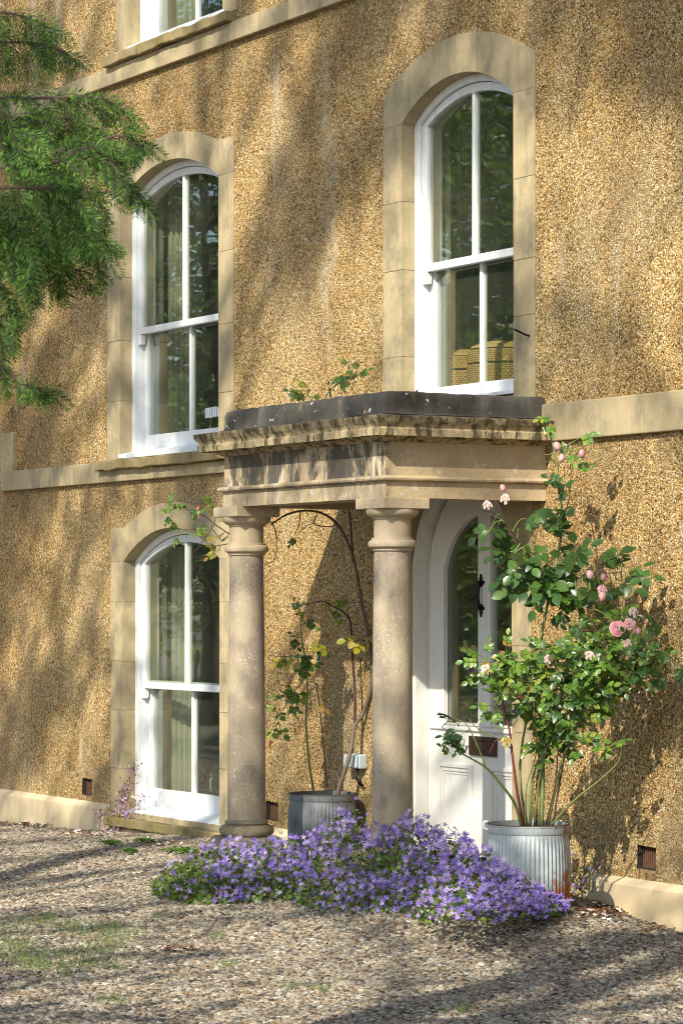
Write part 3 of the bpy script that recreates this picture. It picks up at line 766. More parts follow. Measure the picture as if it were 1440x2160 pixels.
# ------------------------------------------------------------------ small things on the wall
def build_socket():
    x, z = -1.865, .707
    t = empty('outdoor_socket', (x, 0, z)); tag(t, 'grey weatherproof socket box on the wall between the porch columns', 'socket')
    MB().box(x - .072, x + .072, -.055, .0, z - .042, z + .042).build('box', 'socket', t, bevel=.008)
    MB().box(x - .070, x - .004, -.085, -.056, z - .040, z + .038).build('lid', 'socket', t, bevel=.010)
    MB().box(x + .010, x + .066, -.074, -.056, z - .036, z + .038).build('cover', 'socket', t, bevel=.006)
    MB().tube(smooth_path([(x + .02, -.03, z - .04), (x + .03, -.05, z - .09), (x + .06, -.05, z - .115), (x + .05, -.02, z - .14), (x + .0, -.02, z - .13)]), .008, 7).build('cable', 'iron', t, smooth=True)
build_socket()
nl = MB().tube([(-.045, .01, 3.055), (-.060, -.03, 3.066), (-.085, -.085, 3.095)], .006, 6).build('wall_hook', 'iron'); tag(nl, 'bent iron hook beside the window over the porch', 'hook')
tw = MB().tube(smooth_path([at(857, 838, 15.35), at(870, 831, 15.35), at(881, 823, 15.35)]), .005, 6); tw.tube([at(873, 829, 15.35), at(881, 840, 15.30)], .004, 6)
o = tw.build('twig', 'cane_grey'); tag(o, 'dry forked twig lying on the porch roof edge', 'twig')

# baskets and bench seen through the glass
def basket(cx, cy, z, r, h, label):
    t = empty('wicker_basket', (cx, cy, z)); tag(t, label, 'basket', 'baskets on the window board')
    rows = int(h / .012); mb = MB()
    for i in range(rows):
        zz = z + .006 + i * .012; rr = r * (1 + .06 * math.sin(i / rows * 3.1)); pts = []
        if abs(i - int(rows * .72)) < 1: continue
        for k in range(97):
            a = 2 * math.pi * k / 96; q = rr + .004 * math.cos(k * math.pi + i * math.pi)
            pts.append((cx + q * math.cos(a) * 1.15, cy + q * math.sin(a), zz))
        mb.tube(pts, .0072, 5, False)
    mb.build('body', 'wicker', t, smooth=True)
    MB().lathe([(r * .98, z), (r * .98, z + h * .97)], 24, (cx, cy)).build('lining', 'dark', t)
    MB().lathe([(r * 1.03, z + h), (r * 1.0, z + h + .015), (r * .6, z + h + .04), (.01, z + h + .05)], 32, (cx, cy)).build('lid', 'wicker', t, smooth=True)
basket(-1.50, .47, 2.80, .165, .27, 'woven wicker basket behind the lower left pane over the porch')
basket(-1.07, .47, 2.80, .175, .285, 'woven wicker basket behind the lower right pane over the porch')
def bench():
    x0, x1, y0, y1 = -5.95, -4.75, .80, 1.22
    t = empty('window_seat', (-5.4, 1.0, .12)); tag(t, 'ivory upholstered bench inside the ground floor window', 'bench')
    MB().box(x0, x1, y0, y1, .40, .475).build('cushion', 'cushion', t, bevel=.03)
    mb = MB().box(x0 + .01, x1 - .01, y0 + .01, y1 - .01, .30, .40)
    for i in range(40): mb.box(x0 + .02 + i * .029, x0 + .036 + i * .029, y0, y0 + .02, .31, .39)
    mb.build('skirt', 'cushion', t)['kind'] = 'stuff'
    for x in (x0 + .06, x1 - .06):
        for y in (y0 + .06, y1 - .06): MB().lathe([(.03, .121), (.045, .16), (.05, .21), (.035, .26), (.045, .30)], 14, (x, y)).build('leg', 'cushion', t, smooth=True)
bench()

# ------------------------------------------------------------------ planters
def tub(name, loc, r, h, mat, label, lug):
    t = empty(name, loc); tag(t, label, 'planter', 'corrugated metal tubs by the door')
    x, y, z = 0, 0, 0
    pr = []
    for i in range(13):
        u = i / 12; rr = r * (1.03 + .05 * math.sin(u * 2.6) - .06 * u)
        fl = .008 if .04 < u < .90 else 0.0
        pr.append((rr - fl * .5, h * .005 + h * .90 * u, fl))
    def put(mb, nm, mt, smooth=True):
        me = mb.mesh(nm, M[mt], smooth); o = bpy.data.objects.new(nm, me); COL.objects.link(o); o.parent = t; return o
    put(MB().lathe(pr, 336, flute=56), 'body', mat)
    o = put(MB().lathe([(r * .985, h * .885), (r * 1.02, h * .885), (r * 1.03, h * .90), (r * 1.03, h * .98), (r * 1.045, h * .985), (r * 1.045, h), (r * 1.0, h * 1.005), (r * .975, h * .99), (r * .965, h * .80)], 72), 'rim', mat, False)
    o.data.polygons.foreach_set('use_smooth', [True] * len(o.data.polygons)); o.data.set_sharp_from_angle(angle=R(40))
    put(MB().lathe([(r * 1.0, h * .995), (r * 1.05, h * .999), (r * 1.05, h * 1.006), (r * .99, h * 1.010)], 72), 'rusty_lip', 'rust')
    put(MB().lathe([(r * .97, h * .80), (r * .6, h * .83), (.005, h * .84)], 40), 'soil', 'soil')
    put(MB().lathe([(r * .965, h * .995), (r * .965, h * .78)], 112, flute=56), 'inner_wall', mat)
    if lug:
        c = Vector((-VR.x, -VR.y, 0)) * (r * 1.03)
        put(MB().tube(smooth_path([(c.x * 1.0, c.y * 1.0, h * .92), (c.x * 1.09, c.y * 1.09, h * .95), (c.x * 1.08, c.y * 1.08, h * 1.02), (c.x * .99, c.y * .99, h * 1.03)]), .008, 7), 'hook', 'white')
    return t
TR = at(1114, 1900, 14.3); TR.z = ground_h(TR.x, TR.y) + .004; TRH = .552 - TR.z
TLb = at(680, 1800, 17.0); TLb.z = .19
tub('planter_tub', TR, .194, TRH, 'zinc', 'pale galvanised corrugated tub with rust stains, holding the rose bush', True)
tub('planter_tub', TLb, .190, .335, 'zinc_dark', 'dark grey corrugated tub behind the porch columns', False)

# ------------------------------------------------------------------ leaves, roses and climbers
def leaflet_quads(c, d, nrm, L, W, fold=.18):
    """an oval leaf of two folded halves, three quads each side"""
    s = d.cross(nrm).normalized(); nrm = s.cross(d).normalized(); out = []
    prof = [(0, .0), (.22, .36), (.55, .5), (.82, .28), (1, 0)]
    droop = lambda u: -nrm * (u * u * .18 * L)
    for sd in (-1, 1):
        for (u0, w0), (u1, w1) in zip(prof[:-1], prof[1:]):
            a = c + d * (u0 * L) + droop(u0); b = c + d * (u1 * L) + droop(u1)
            p = b + s * (sd * w1 * W) + nrm * (w1 * W * fold); q = a + s * (sd * w0 * W) + nrm * (w0 * W * fold)
            out.append((a, b, p, q) if sd > 0 else (a, q, p, b))
    return out
def compound_leaf(n, L, W, seed):
    """a rose leaf: leaf stalk with paired leaflets and one at the tip, pointing along +X with its face to +Z"""
    rnd = random.Random(seed); quads = []
    pairs = (n - 1) // 2; stalk = L * (0.75 + .62 * pairs)
    for i in range(pairs):
        x = stalk * (.42 + .5 * i / max(pairs, 1))
        for sd in (-1, 1):
            a = R(rnd.uniform(48, 70)); d = Vector((math.cos(a), sd * math.sin(a), rnd.uniform(-.25, .1))).normalized()
            quads += leaflet_quads(Vector((x, 0, 0)), d, Vector((rnd.uniform(-.2, .2), rnd.uniform(-.25, .25), 1)).normalized(), L * rnd.uniform(.8, 1), W)
    quads += leaflet_quads(Vector((stalk, 0, 0)), Vector((1, 0, rnd.uniform(-.3, 0))).normalized(), Vector((0, rnd.uniform(-.2, .2), 1)).normalized(), L * 1.08, W * 1.05)
    mb = MB()
    for q in quads: mb.add(q, [(0, 1, 2, 3)])
    mb.tube([(0, 0, 0), (stalk * .5, 0, .004), (stalk, 0, 0)], .0016, 4, False)
    bm = bmesh.new(); me = bpy.data.meshes.new('leaf'); me.from_pydata([tuple(v) for v in mb.v], [], mb.f)
    bm.from_mesh(me); bmesh.ops.remove_doubles(bm, verts=bm.verts, dist=1e-5); bm.to_mesh(me); bm.free()
    me.polygons.foreach_set('use_smooth', [True] * len(me.polygons))
    return me
LEAF = {}
def leaf_mesh(kind, mat, var):
    key = (kind, mat, var)
    if key not in LEAF:
        n, L, W = {'big': (5, .066, .046), 'mid': (7, .038, .024), 'small': (7, .032, .021), 'three': (3, .062, .050)}[kind]
        me = compound_leaf(n, L, W, hash((kind, var)) % 1000); me.materials.append(M[mat]); LEAF[key] = me
    return LEAF[key]
NLEAF = {}; EXTRA = {}
def place_leaf(parent, kind, mat, pos, direction, face, scale=1.0):
    NLEAF[parent.name] = NLEAF.get(parent.name, 0) + 1
    if NLEAF[parent.name] > 290:
        d = Vector(direction).normalized(); f = Vector(face).normalized(); s = f.cross(d).normalized(); f = d.cross(s).normalized()
        me = leaf_mesh(kind, mat, random.randrange(4)); m3 = Matrix((d, s, f)).transposed() * scale
        V, Fs = EXTRA.setdefault((parent.name, mat), ([], [])); o0 = len(V)
        V += [tuple(m3 @ v.co + Vector(pos)) for v in me.vertices]; Fs += [tuple(o0 + i for i in p.vertices) for p in me.polygons]
        return None
    o = bpy.data.objects.new('leaf', leaf_mesh(kind, mat, random.randrange(4))); COL.objects.link(o)
    d = Vector(direction).normalized(); f = Vector(face).normalized(); s = f.cross(d).normalized(); f = d.cross(s).normalized()
    m = Matrix((d, s, f)).transposed().to_4x4(); m.translation = pos
    o.parent = parent; o.matrix_parent_inverse = world_of(parent).inverted()
    lo, ro, _ = m.decompose(); o.location = lo; o.rotation_mode = 'QUATERNION'; o.rotation_quaternion = ro; o.scale = (scale,) * 3
    return o
TOCAM = -VD
def leaf_cluster(parent, px, py, rx, ry, n, kind, mats, t, dt=.12, scale=1.0, stems=None):
    """n leaves around a spot; each grows from a thin twig"""
    twigs = MB()
    for i in range(n):
        a = random.uniform(0, 2 * math.pi); rr = math.sqrt(random.random())
        x, y = px + rx * rr * math.cos(a), py + ry * rr * math.sin(a)
        tt = t + random.uniform(-dt, dt); tt = min(tt, wall_t(x) - .10)
        p = at(x, y, tt)
        out = (VR * random.uniform(-1, 1) + TOCAM * random.uniform(-.2, .8) + Vector((0, 0, random.uniform(-.75, .45)))).normalized()
        face = (TOCAM * random.uniform(.2, 1.0) + Vector((.45, -.7, .6)) * random.uniform(.3, 1.0) + Vector((random.uniform(-.5, .5), random.uniform(-.5, .5), random.uniform(0, .7)))).normalized()
        if abs(face.dot(out)) > .93: face = (face + Vector((0, 0, 1))).normalized()
        place_leaf(parent, kind, random.choice(mats), p, out, face, scale * random.uniform(.8, 1.15))
        if stems: 
            q = min(stems, key=lambda s: (s - p).length)
            if (q - p).length < .42:
                mid = (q + p) / 2 + Vector((0, 0, random.uniform(-.02, .03)))
                twigs.tube(smooth_path([q, mid, p], 4), [.0028] * 8 + [.0016], 4, False)
    return twigs
def stem(mb, pts, t, r0, r1, dts=None):
    P = []
    for i, (x, y) in enumerate(pts):
        tt = (t if not dts else t + dts[i]); tt = min(tt, wall_t(x) - .04)
        P.append(at(x, y, tt))
    S = smooth_path(P, 7); n = len(S)
    MB().tube(S, [r0 + (r1 - r0) * i / (n - 1) for i in range(n)], 7).build('cane', mb[0], mb[1], smooth=True); return S
def rosebud(parent, pos, r, mat, name='rosebud'):
    mb = MB(); ax = Vector((random.uniform(-.3, .3), random.uniform(-.5, 0), random.uniform(.5, 1))).normalized()
    a = ax.orthogonal().normalized(); b = ax.cross(a)
    prof = [(0, -1.2), (.55, -.95), (.95, -.2), (.85, .55), (.45, 1.15), (.0, 1.3)]; m = 9; vs = []
    for (q, z) in prof:
        for k in range(m):
            th = 2 * math.pi * k / m + z * .6; w = 1 + .14 * math.sin(3 * th)
            vs.append(pos + (a * math.cos(th) + b * math.sin(th)) * q * r * w + ax * z * r)
    mb.add(vs, [(i * m + k, i * m + (k + 1) % m, (i + 1) * m + (k + 1) % m, (i + 1) * m + k) for i in range(len(prof) - 1) for k in range(m)])
    return mb.build(name, mat, parent, smooth=True)
def rose_bloom(parent, pos, r, mat, wilted=False, name='rose_flower'):
    mb = MB(); ax = (TOCAM + Vector((0, 0, .2)) + Vector((random.uniform(-.3, .3), random.uniform(-.3, .3), 0))).normalized()
    a = ax.orthogonal().normalized(); b = ax.cross(a)
    layers = [(1.0, 7, .15), (.78, 7, .45), (.55, 6, .75), (.32, 5, 1.0)] if not wilted else [(1.0, 6, .1), (.6, 4, .6)]
    for li, (rr, n, lift) in enumerate(layers):
        for k in range(n):
            th = 2 * math.pi * (k + .5 * li + random.uniform(-.15, .15)) / n; d = a * math.cos(th) + b * math.sin(th); s = ax.cross(d)
            L = r * rr * random.uniform(.85, 1.1); wv = L * (.55 if not wilted else .34)
            dr = Vector((0, 0, -.45 * L)) if wilted else Vector((0, 0, 0))
            p0 = pos + d * L * .1; p1 = pos + d * L * .6 + ax * lift * r * .55; p2 = pos + d * L + ax * lift * r * .5 + dr
            mb.add([p0 - s * wv * .3, p0 + s * wv * .3, p1 + s * wv - ax * r * .06, p1 + ax * r * .02, p1 - s * wv - ax * r * .06, p2 + s * wv * .7, p2, p2 - s * wv * .7],
                   [(0, 1, 2, 3), (0, 3, 4), (3, 2, 5, 6), (4, 3, 6, 7)])
    return mb.build(name, mat, parent, smooth=True)

def build_rose():
    base = TR + Vector((0, 0, TRH * .84)); T = 14.3
    t = empty('rose_bush', base); tag(t, 'tall pink climbing rose with glossy green leaves in the rusty tub', 'rose bush')
    g, rd, br = ('cane_green', t), ('cane_red', t), ('cane', t); S = []
    S += stem(g, [(1100, 1745), (1085, 1695), (1052, 1650), (1025, 1620), (992, 1600), (968, 1588)], T, .0085, .003, [0, -.03, -.08, -.12, -.16, -.2])
    S += stem(g, [(1025, 1620), (1005, 1570), (985, 1530), (965, 1518)], T - .12, .004, .002)
    S += stem(g, [(1055, 1560), (1020, 1545), (1000, 1530), (990, 1518)], T - .1, .003, .002)
    S += stem(rd, [(1106, 1745), (1092, 1680), (1081, 1600), (1074, 1540), (1056, 1470), (1040, 1420)], T, .0085, .003, [0, -.03, -.05, -.05, -.08, -.1])
    S += stem(rd, [(1078, 1580), (1050, 1560), (1030, 1590)], T - .05, .003, .0015)
    S += stem(g, [(1118, 1745), (1122, 1650), (1142, 1590), (1175, 1565), (1200, 1530)], T, .0075, .003)
    S += stem(g, [(1142, 1745), (1144, 1610), (1137, 1450), (1141, 1350), (1160, 1245), (1184, 1120), (1179, 1020), (1164, 930), (1150, 868)], T, .0105, .0028, [0, .05, .1, .12, .15, .2, .25, .3, .3])
    S += stem(g, [(1154, 1745), (1180, 1630), (1212, 1540), (1262, 1450), (1335, 1402), (1425, 1385)], T, .008, .003, [0, 0, -.02, -.05, -.15, -.25])
    S += stem(g, [(1158, 1745), (1212, 1688), (1262, 1648), (1300, 1612), (1310, 1585)], T, .0065, .002, [0, -.03, -.08, -.12, -.14])
    S += stem(g, [(1112, 1745), (1096, 1640), (1108, 1530), (1135, 1450), (1180, 1400)], T, .008, .003, [0, .05, .1, .08, .05])
    S += stem(br, [(1165, 1745), (1182, 1640), (1196, 1570), (1212, 1500), (1215, 1440)], T, .0055, .003, [.05, .1, .1, .1, .05])
    S += stem(br, [(1130, 1745), (1134, 1640), (1160, 1540), (1190, 1450), (1250, 1380), (1310, 1340)], T, .0065, .0025, [.03, .08, .1, .05, -.05, -.1])
    S += stem(br, [(1168, 1232), (1128, 1185), (1085, 1130), (1052, 1080), (1044, 1055)], T + .12, .0042, .002, [0, -.05, -.1, -.15, -.18])
    S += stem(br, [(1160, 1255), (1205, 1225), (1260, 1212), (1318, 1206)], T + .10, .0042, .002, [0, -.05, -.1, -.12])
    S += stem(br, [(1182, 1110), (1200, 1050), (1205, 990), (1218, 955)], T + .2, .003, .0015)
    S += stem(g, [(1250, 1470), (1280, 1410), (1295, 1350), (1310, 1325)], T - .1, .004, .002)
    S += stem(g, [(1126, 1745), (1136, 1650), (1155, 1570), (1172, 1500), (1190, 1440)], T + .02, .006, .003)
    S += stem(g, [(1108, 1745), (1110, 1660), (1130, 1590), (1128, 1500)], T - .03, .005, .002)
    S += stem(br, [(1150, 1745), (1170, 1660), (1178, 1580), (1200, 1500), (1240, 1440)], T - .03, .005, .0025)
    S += stem(('cane_grey', t), [(1136, 1745), (1140, 1680), (1136, 1600), (1140, 1520)], T + .04, .006, .004)
    S += stem(br, [(1230, 1520), (1265, 1560), (1292, 1520), (1302, 1480)], T - .05, .0022, .0014)
    tw = MB()
    def cl(*a, **k):
        m = leaf_cluster(t, *a, **k, stems=S); tw.add(m.v, m.f)
    D, Mi, Li = ['leaf_dark'], ['leaf_mid', 'leaf_mid', 'leaf_dark'], ['leaf_light', 'leaf_light', 'leaf_mid']
    cl(1175, 1425, 125, 62, 46, 'mid', Mi, T, .18); cl(1190, 1480, 105, 45, 26, 'mid', Mi, T, .15)
    cl(1062, 1418, 62, 42, 20, 'small', ['leaf_mid', 'leaf_light'], T - .1, .1, 1.15); cl(1075, 1475, 42, 34, 12, 'mid', Li, T - .1, .1)
    cl(1180, 1545, 62, 34, 14, 'mid', Mi, T, .1); cl(950, 1535, 26, 16, 4, 'mid', D, T - .2, .05); cl(972, 1560, 24, 24, 5, 'mid', D, T - .2, .05)
    cl(960, 1597, 14, 8, 1, 'mid', ['leaf_mid'], T - .2, .03); cl(1125, 1500, 60, 40, 10, 'mid', Mi, T, .12)
    cl(1335, 1372, 92, 38, 24, 'mid', Mi, T - .15, .1); cl(1270, 1425, 55, 35, 12, 'mid', Mi, T - .05, .1); cl(1405, 1400, 38, 32, 7, 'mid', D, T - .3, .05)
    cl(1160, 1185, 62, 38, 10, 'big', D, T + .1, .1); cl(1235, 1225, 66, 42, 13, 'big', D, T + .05, .08); cl(1145, 1235, 55, 32, 9, 'big', D, T + .1, .1)
    cl(1082, 1178, 36, 22, 5, 'big', D, T, .05); cl(1042, 1120, 24, 24, 3, 'big', D, T, .05); cl(1110, 1115, 34, 26, 3, 'big', D, T + .1, .05)
    cl(1170, 1088, 40, 34, 6, 'big', D, T + .2, .06); cl(1300, 1212, 30, 22, 4, 'big', D, T, .04); cl(1170, 1290, 40, 34, 6, 'mid', D, T + .1, .1)
    cl(1185, 960, 38, 40, 6, 'mid', ['leaf_mid', 'leaf_light'], T + .28, .05); cl(1202, 1042, 22, 18, 2, 'mid', D, T + .2, .04); cl(1152, 885, 28, 10, 3, 'small', ['leaf_light'], T + .3, .04)
    cl(1265, 1300, 62, 30, 9, 'mid', ['leaf_dark', 'leaf_mid'], T - .05, .08); cl(1300, 1580, 16, 14, 2, 'mid', ['leaf_mid'], T - .12, .03); cl(1118, 1612, 16, 8, 1, 'mid', ['leaf_mid'], T, .02); cl(1300, 1395, 40, 20, 6, 'mid', Mi, T - .1, .06)
    cl(1175, 1430, 140, 66, 42, 'mid', Mi, T, .22); cl(1215, 1480, 105, 45, 20, 'mid', Mi, T, .15); cl(1330, 1378, 100, 42, 16, 'mid', Mi, T - .15, .1)
    cl(1060, 1415, 60, 45, 22, 'small', ['leaf_mid', 'leaf_light'], T - .1, .1, 1.1); cl(1240, 1390, 110, 40, 24, 'mid', Mi, T - .05, .15); cl(1190, 1560, 70, 35, 16, 'mid', Mi, T, .1)
    cl(1160, 1215, 75, 45, 14, 'big', D, T + .1, .1); cl(1260, 1300, 70, 40, 16, 'mid', ['leaf_dark', 'leaf_mid'], T - .05, .08); cl(1400, 1395, 50, 36, 5, 'mid', Mi, T - .3, .05)
    for (pn, mt), (V, Fs) in EXTRA.items():
        if pn != t.name: continue
        me = bpy.data.meshes.new('leaf_mass'); me.from_pydata(V, [], Fs); me.materials.append(M[mt]); me.polygons.foreach_set('use_smooth', [True] * len(me.polygons))
        link_mesh('leaf_mass', me, t)['kind'] = 'stuff'
    tw.build('twigs', 'cane_green', t)['kind'] = 'stuff'
    for (x, y, r, dt) in ((1175, 942, .021, .28), (1184, 967, .018, .28), (1227, 958, .019, .25), (1060, 1030, .016, 0), (1244, 1214, .021, 0), (1272, 1219, .017, 0), (1269, 1260, .022, 0), (1346, 1333, .016, -.2)):
        rosebud(t, at(x, y, T + dt - .05), r, 'petal_pink')
    for (x, y, r, dt) in ((1301, 1326, .038, -.2), (1326, 1318, .032, -.18)): rose_bloom(t, at(x, y, T + dt), r, 'petal_pink')
    rose_bloom(t, at(1269, 1240, T - .05), .026, 'petal_pink', True)
    for (x, y, r, dt) in ((1064, 1048, .026, -.05), (1027, 1062, .026, -.08), (1335, 1287, .026, -.2), (1322, 1354, .024, -.25), (1243, 1379, .024, -.25), (1155, 1387, .022, -.25), (1024, 1408, .026, -.2)):
        rose_bloom(t, at(x, y, T + dt), r, 'petal_pale', True)
    rose_bloom(t, at(1068, 1561, T - .2), .028, 'leaf_yellow', True)
build_rose()

def build_climber():
    T = 17.0; t = empty('climbing_rose', TLb + Vector((0, 0, .28))); tag(t, 'sparse yellowing climber with bare brown canes between the porch columns', 'climbing plant')
    g, br, gy = ('cane_green', t), ('cane', t), ('cane_grey', t); S = []
    S += stem(g, [(665, 1690), (652, 1610), (645, 1520), (648, 1440), (641, 1380), (634, 1320), (640, 1290)], T, .0075, .003)
    S += stem(gy, [(708, 1690), (722, 1640), (738, 1590), (749, 1530), (766, 1505), (782, 1450), (784, 1400), (776, 1340), (762, 1265), (746, 1180), (722, 1122), (690, 1088), (648, 1077), (606, 1085), (572, 1106)], T, .015, .005, [0, 0, 0, .02, .03, .05, .05, .05, 0, -.05, -.15, -.25, -.35, -.5, -.6])
    S += stem(gy, [(712, 1685), (716, 1655), (711, 1632)], T, .010, .006)
    S += stem(br, [(748, 1535), (748, 1460), (742, 1370), (738, 1310), (722, 1290), (700, 1278), (680, 1268), (640, 1276)], T + .02, .0095, .0025)
    S += stem(br, [(744, 1185), (741, 1130), (736, 1075), (730, 1040)], T - .05, .007, .005)
    S += stem(br, [(742, 1355), (760, 1350), (772, 1352)], T, .004, .002); S += stem(br, [(700, 1350), (740, 1356)], T, .002, .002)
    S += stem(br, [(572, 1100), (581, 1120), (583, 1150), (579, 1180), (562, 1190)], T - .5, .004, .002)
    S += stem(br, [(633, 1078), (632, 1100), (622, 1128)], T - .35, .004, .002); S += stem(br, [(668, 1085), (664, 1106), (702, 1112)], T - .2, .004, .003)
    S += stem(br, [(667, 1440), (677, 1520), (684, 1600), (690, 1660)], T + .15, .0035, .0035)
    S += stem(g, [(648, 1375), (690, 1370), (662, 1378)], T, .002, .0015); S += stem(g, [(640, 1382), (600, 1385), (560, 1382)], T - .05, .003, .0015)
    S += stem(g, [(646, 1430), (620, 1460), (600, 1490), (585, 1530)], T - .03, .003, .0015); S += stem(g, [(778, 1345), (742, 1325), (722, 1315)], T, .003, .0015)
    S += stem(br, [(486, 1128), (456, 1108), (430, 1088), (398, 1076), (358, 1064)], 16.7, .004, .0016); S += stem(br, [(486, 1146), (452, 1152), (430, 1150), (412, 1162)], 16.7, .003, .0014)
    S += stem(br, [(452, 1105), (436, 1130), (422, 1148), (410, 1165)], 16.65, .003, .0014); S += stem(br, [(446, 1115), (470, 1140), (484, 1122)], 16.7, .0025, .0015); S += stem(br, [(430, 1120), (395, 1116), (375, 1124)], 16.7, .0025, .0012)
    for (ax, ay, bx, by) in ((640, 845, 655, 820), (690, 830, 735, 780), (700, 818, 745, 795), (745, 795, 752, 770), (655, 845, 690, 812)):
        S += stem(g, [(ax, ay), ((ax + bx) / 2 + 4, (ay + by) / 2 - 4), (bx, by)], 16.4, .003, .0014)
    tw = MB()
    def cl(*a, **k):
        m = leaf_cluster(t, *a, **k, stems=S); tw.add(m.v, m.f)
    G, Y = ['leaf_mid', 'leaf_dark'], ['leaf_yellow']
    Lm = ['leaf_light', 'leaf_mid']
    for (x, y, n, kind, mt) in ((618, 1390, 4, 'three', G), (665, 1392, 3, 'three', G), (635, 1412, 3, 'three', G), (598, 1398, 2, 'three', Y), (650, 1362, 1, 'three', Y), (690, 1370, 1, 'three', Y),
                                (620, 1455, 3, 'mid', Lm), (598, 1458, 3, 'mid', Lm), (612, 1472, 3, 'three', Lm), (628, 1478, 2, 'mid', Lm), (585, 1498, 1, 'three', ['leaf_mid']), (584, 1532, 3, 'three', ['leaf_light']), (658, 1488, 1, 'three', Y), (592, 1500, 2, 'mid', Lm),
                                (758, 1356, 2, 'three', Y), (778, 1362, 3, 'three', ['leaf_light', 'leaf_mid']), (724, 1308, 1, 'mid', Y), (740, 1275, 2, 'mid', ['leaf_dark', 'leaf_light']), (700, 1285, 1, 'mid', G), (690, 1268, 1, 'mid', Lm),
                                (634, 1320, 2, 'mid', G), (650, 1325, 1, 'mid', G), (615, 1340, 2, 'mid', G), (618, 1292, 1, 'mid', Lm), (648, 1290, 1, 'mid', Y), (640, 1275, 1, 'small', Lm), (616, 1132, 1, 'small', Lm)):
        cl(x, y, 12, 9, n, kind, mt, T - .04, .06, .78)
    for (x, y, n, kind, mt) in ((352, 1062, 2, 'mid', ['leaf_light']), (368, 1070, 2, 'mid', ['leaf_light', 'leaf_mid']), (362, 1080, 2, 'mid', G), (402, 1106, 1, 'mid', ['leaf_light']), (382, 1124, 3, 'mid', Lm), (410, 1066, 1, 'mid', G), (436, 1128, 2, 'mid', Lm), (446, 1116, 1, 'small', ['leaf_light']),
                                (430, 1146, 1, 'mid', Y), (462, 1142, 2, 'mid', Lm), (468, 1162, 2, 'mid', Y), (462, 1060, 2, 'mid', ['leaf_mid'])):
        cl(x, y, 8, 6, n, kind, mt, 16.65, .05, .75)
    for (x, y, n, mt) in ((635, 840, 3, ['leaf_light']), (650, 825, 2, Y), (685, 838, 2, ['leaf_light']), (700, 806, 3, Lm), (722, 800, 3, Lm), (738, 775, 3, Lm), (745, 800, 2, Lm), (660, 822, 1, ['leaf_yellow'])):
        cl(x, y, 8, 6, n, 'small', mt, 16.4, .06, 1.0)
    tw.build('twigs', 'cane_green', t)['kind'] = 'stuff'
build_climber()

# ------------------------------------------------------------------ bellflowers
def star_flower(r, seed):
    rnd = random.Random(seed); mb = MB(); vs = [(0, 0, 0)]; fs = []
    for k in range(5):
        a = 2 * math.pi * k / 5 + rnd.uniform(-.1, .1); L = r * rnd.uniform(.88, 1.08)
        P = lambda q, th, z: (q * math.cos(th), q * math.sin(th), z)
        b = len(vs); vs += [P(L * .42, a - .50, .12 * r), P(L, a, .24 * r), P(L * .42, a + .50, .12 * r), P(L * .5, a, .05 * r)]
        fs += [(0, b, b + 3), (0, b + 3, b + 2), (b, b + 1, b + 3), (b + 3, b + 1, b + 2)]
    return vs, fs
TOP = [(325, 1868), (365, 1820), (420, 1800), (450, 1778), (480, 1770), (560, 1772), (600, 1765), (640, 1775), (670, 1745), (700, 1725), (722, 1705), (748, 1688), (770, 1718), (800, 1740), (830, 1742), (852, 1722), (864, 1706), (880, 1722), (900, 1735), (940, 1752), (975, 1760), (1005, 1785), (1030, 1800), (1060, 1822), (1100, 1850), (1150, 1885), (1195, 1905)]
BOT = [(325, 1888), (365, 1900), (420, 1912), (500, 1908), (590, 1900), (625, 1905), (650, 1925), (690, 1944), (850, 1954), (1000, 1944), (1100, 1938), (1195, 1926)]
def interp(tab, x):
    for (a, b), (c, d) in zip(tab[:-1], tab[1:]):
        if a <= x <= c: return b + (d - b) * (x - a) / (c - a)
    return tab[0][1] if x < tab[0][0] else tab[-1][1]
BACK = [(325, 15.6), (450, 16.0), (560, 16.1), (640, 16.3), (748, 16.3), (800, 15.0), (864, 14.7), (940, 15.0), (1030, 14.2), (1060, 14.0), (1100, 13.95), (1195, 13.85)]
def mound_pt(x, f, lift=0.0):
    """f 0 at the front foot of the mound, 1 at its top"""
    yb, yt = interp(BOT, x), interp(TOP, x); y = yb + (yt - yb) * f
    tf = (CAM.z - .11) * F_PX / (yb - 1272); tb = interp(BACK, x)
    for _ in range(3):
        q = at(x, yb, tf); tf = (CAM.z - ground_h(q.x, q.y) - .01) * F_PX / (yb - 1272)
    tb = max(tb, tf + .12)
    t = tf + (tb - tf) * (.25 * f + .75 * f * f)
    return at(x, y, t)
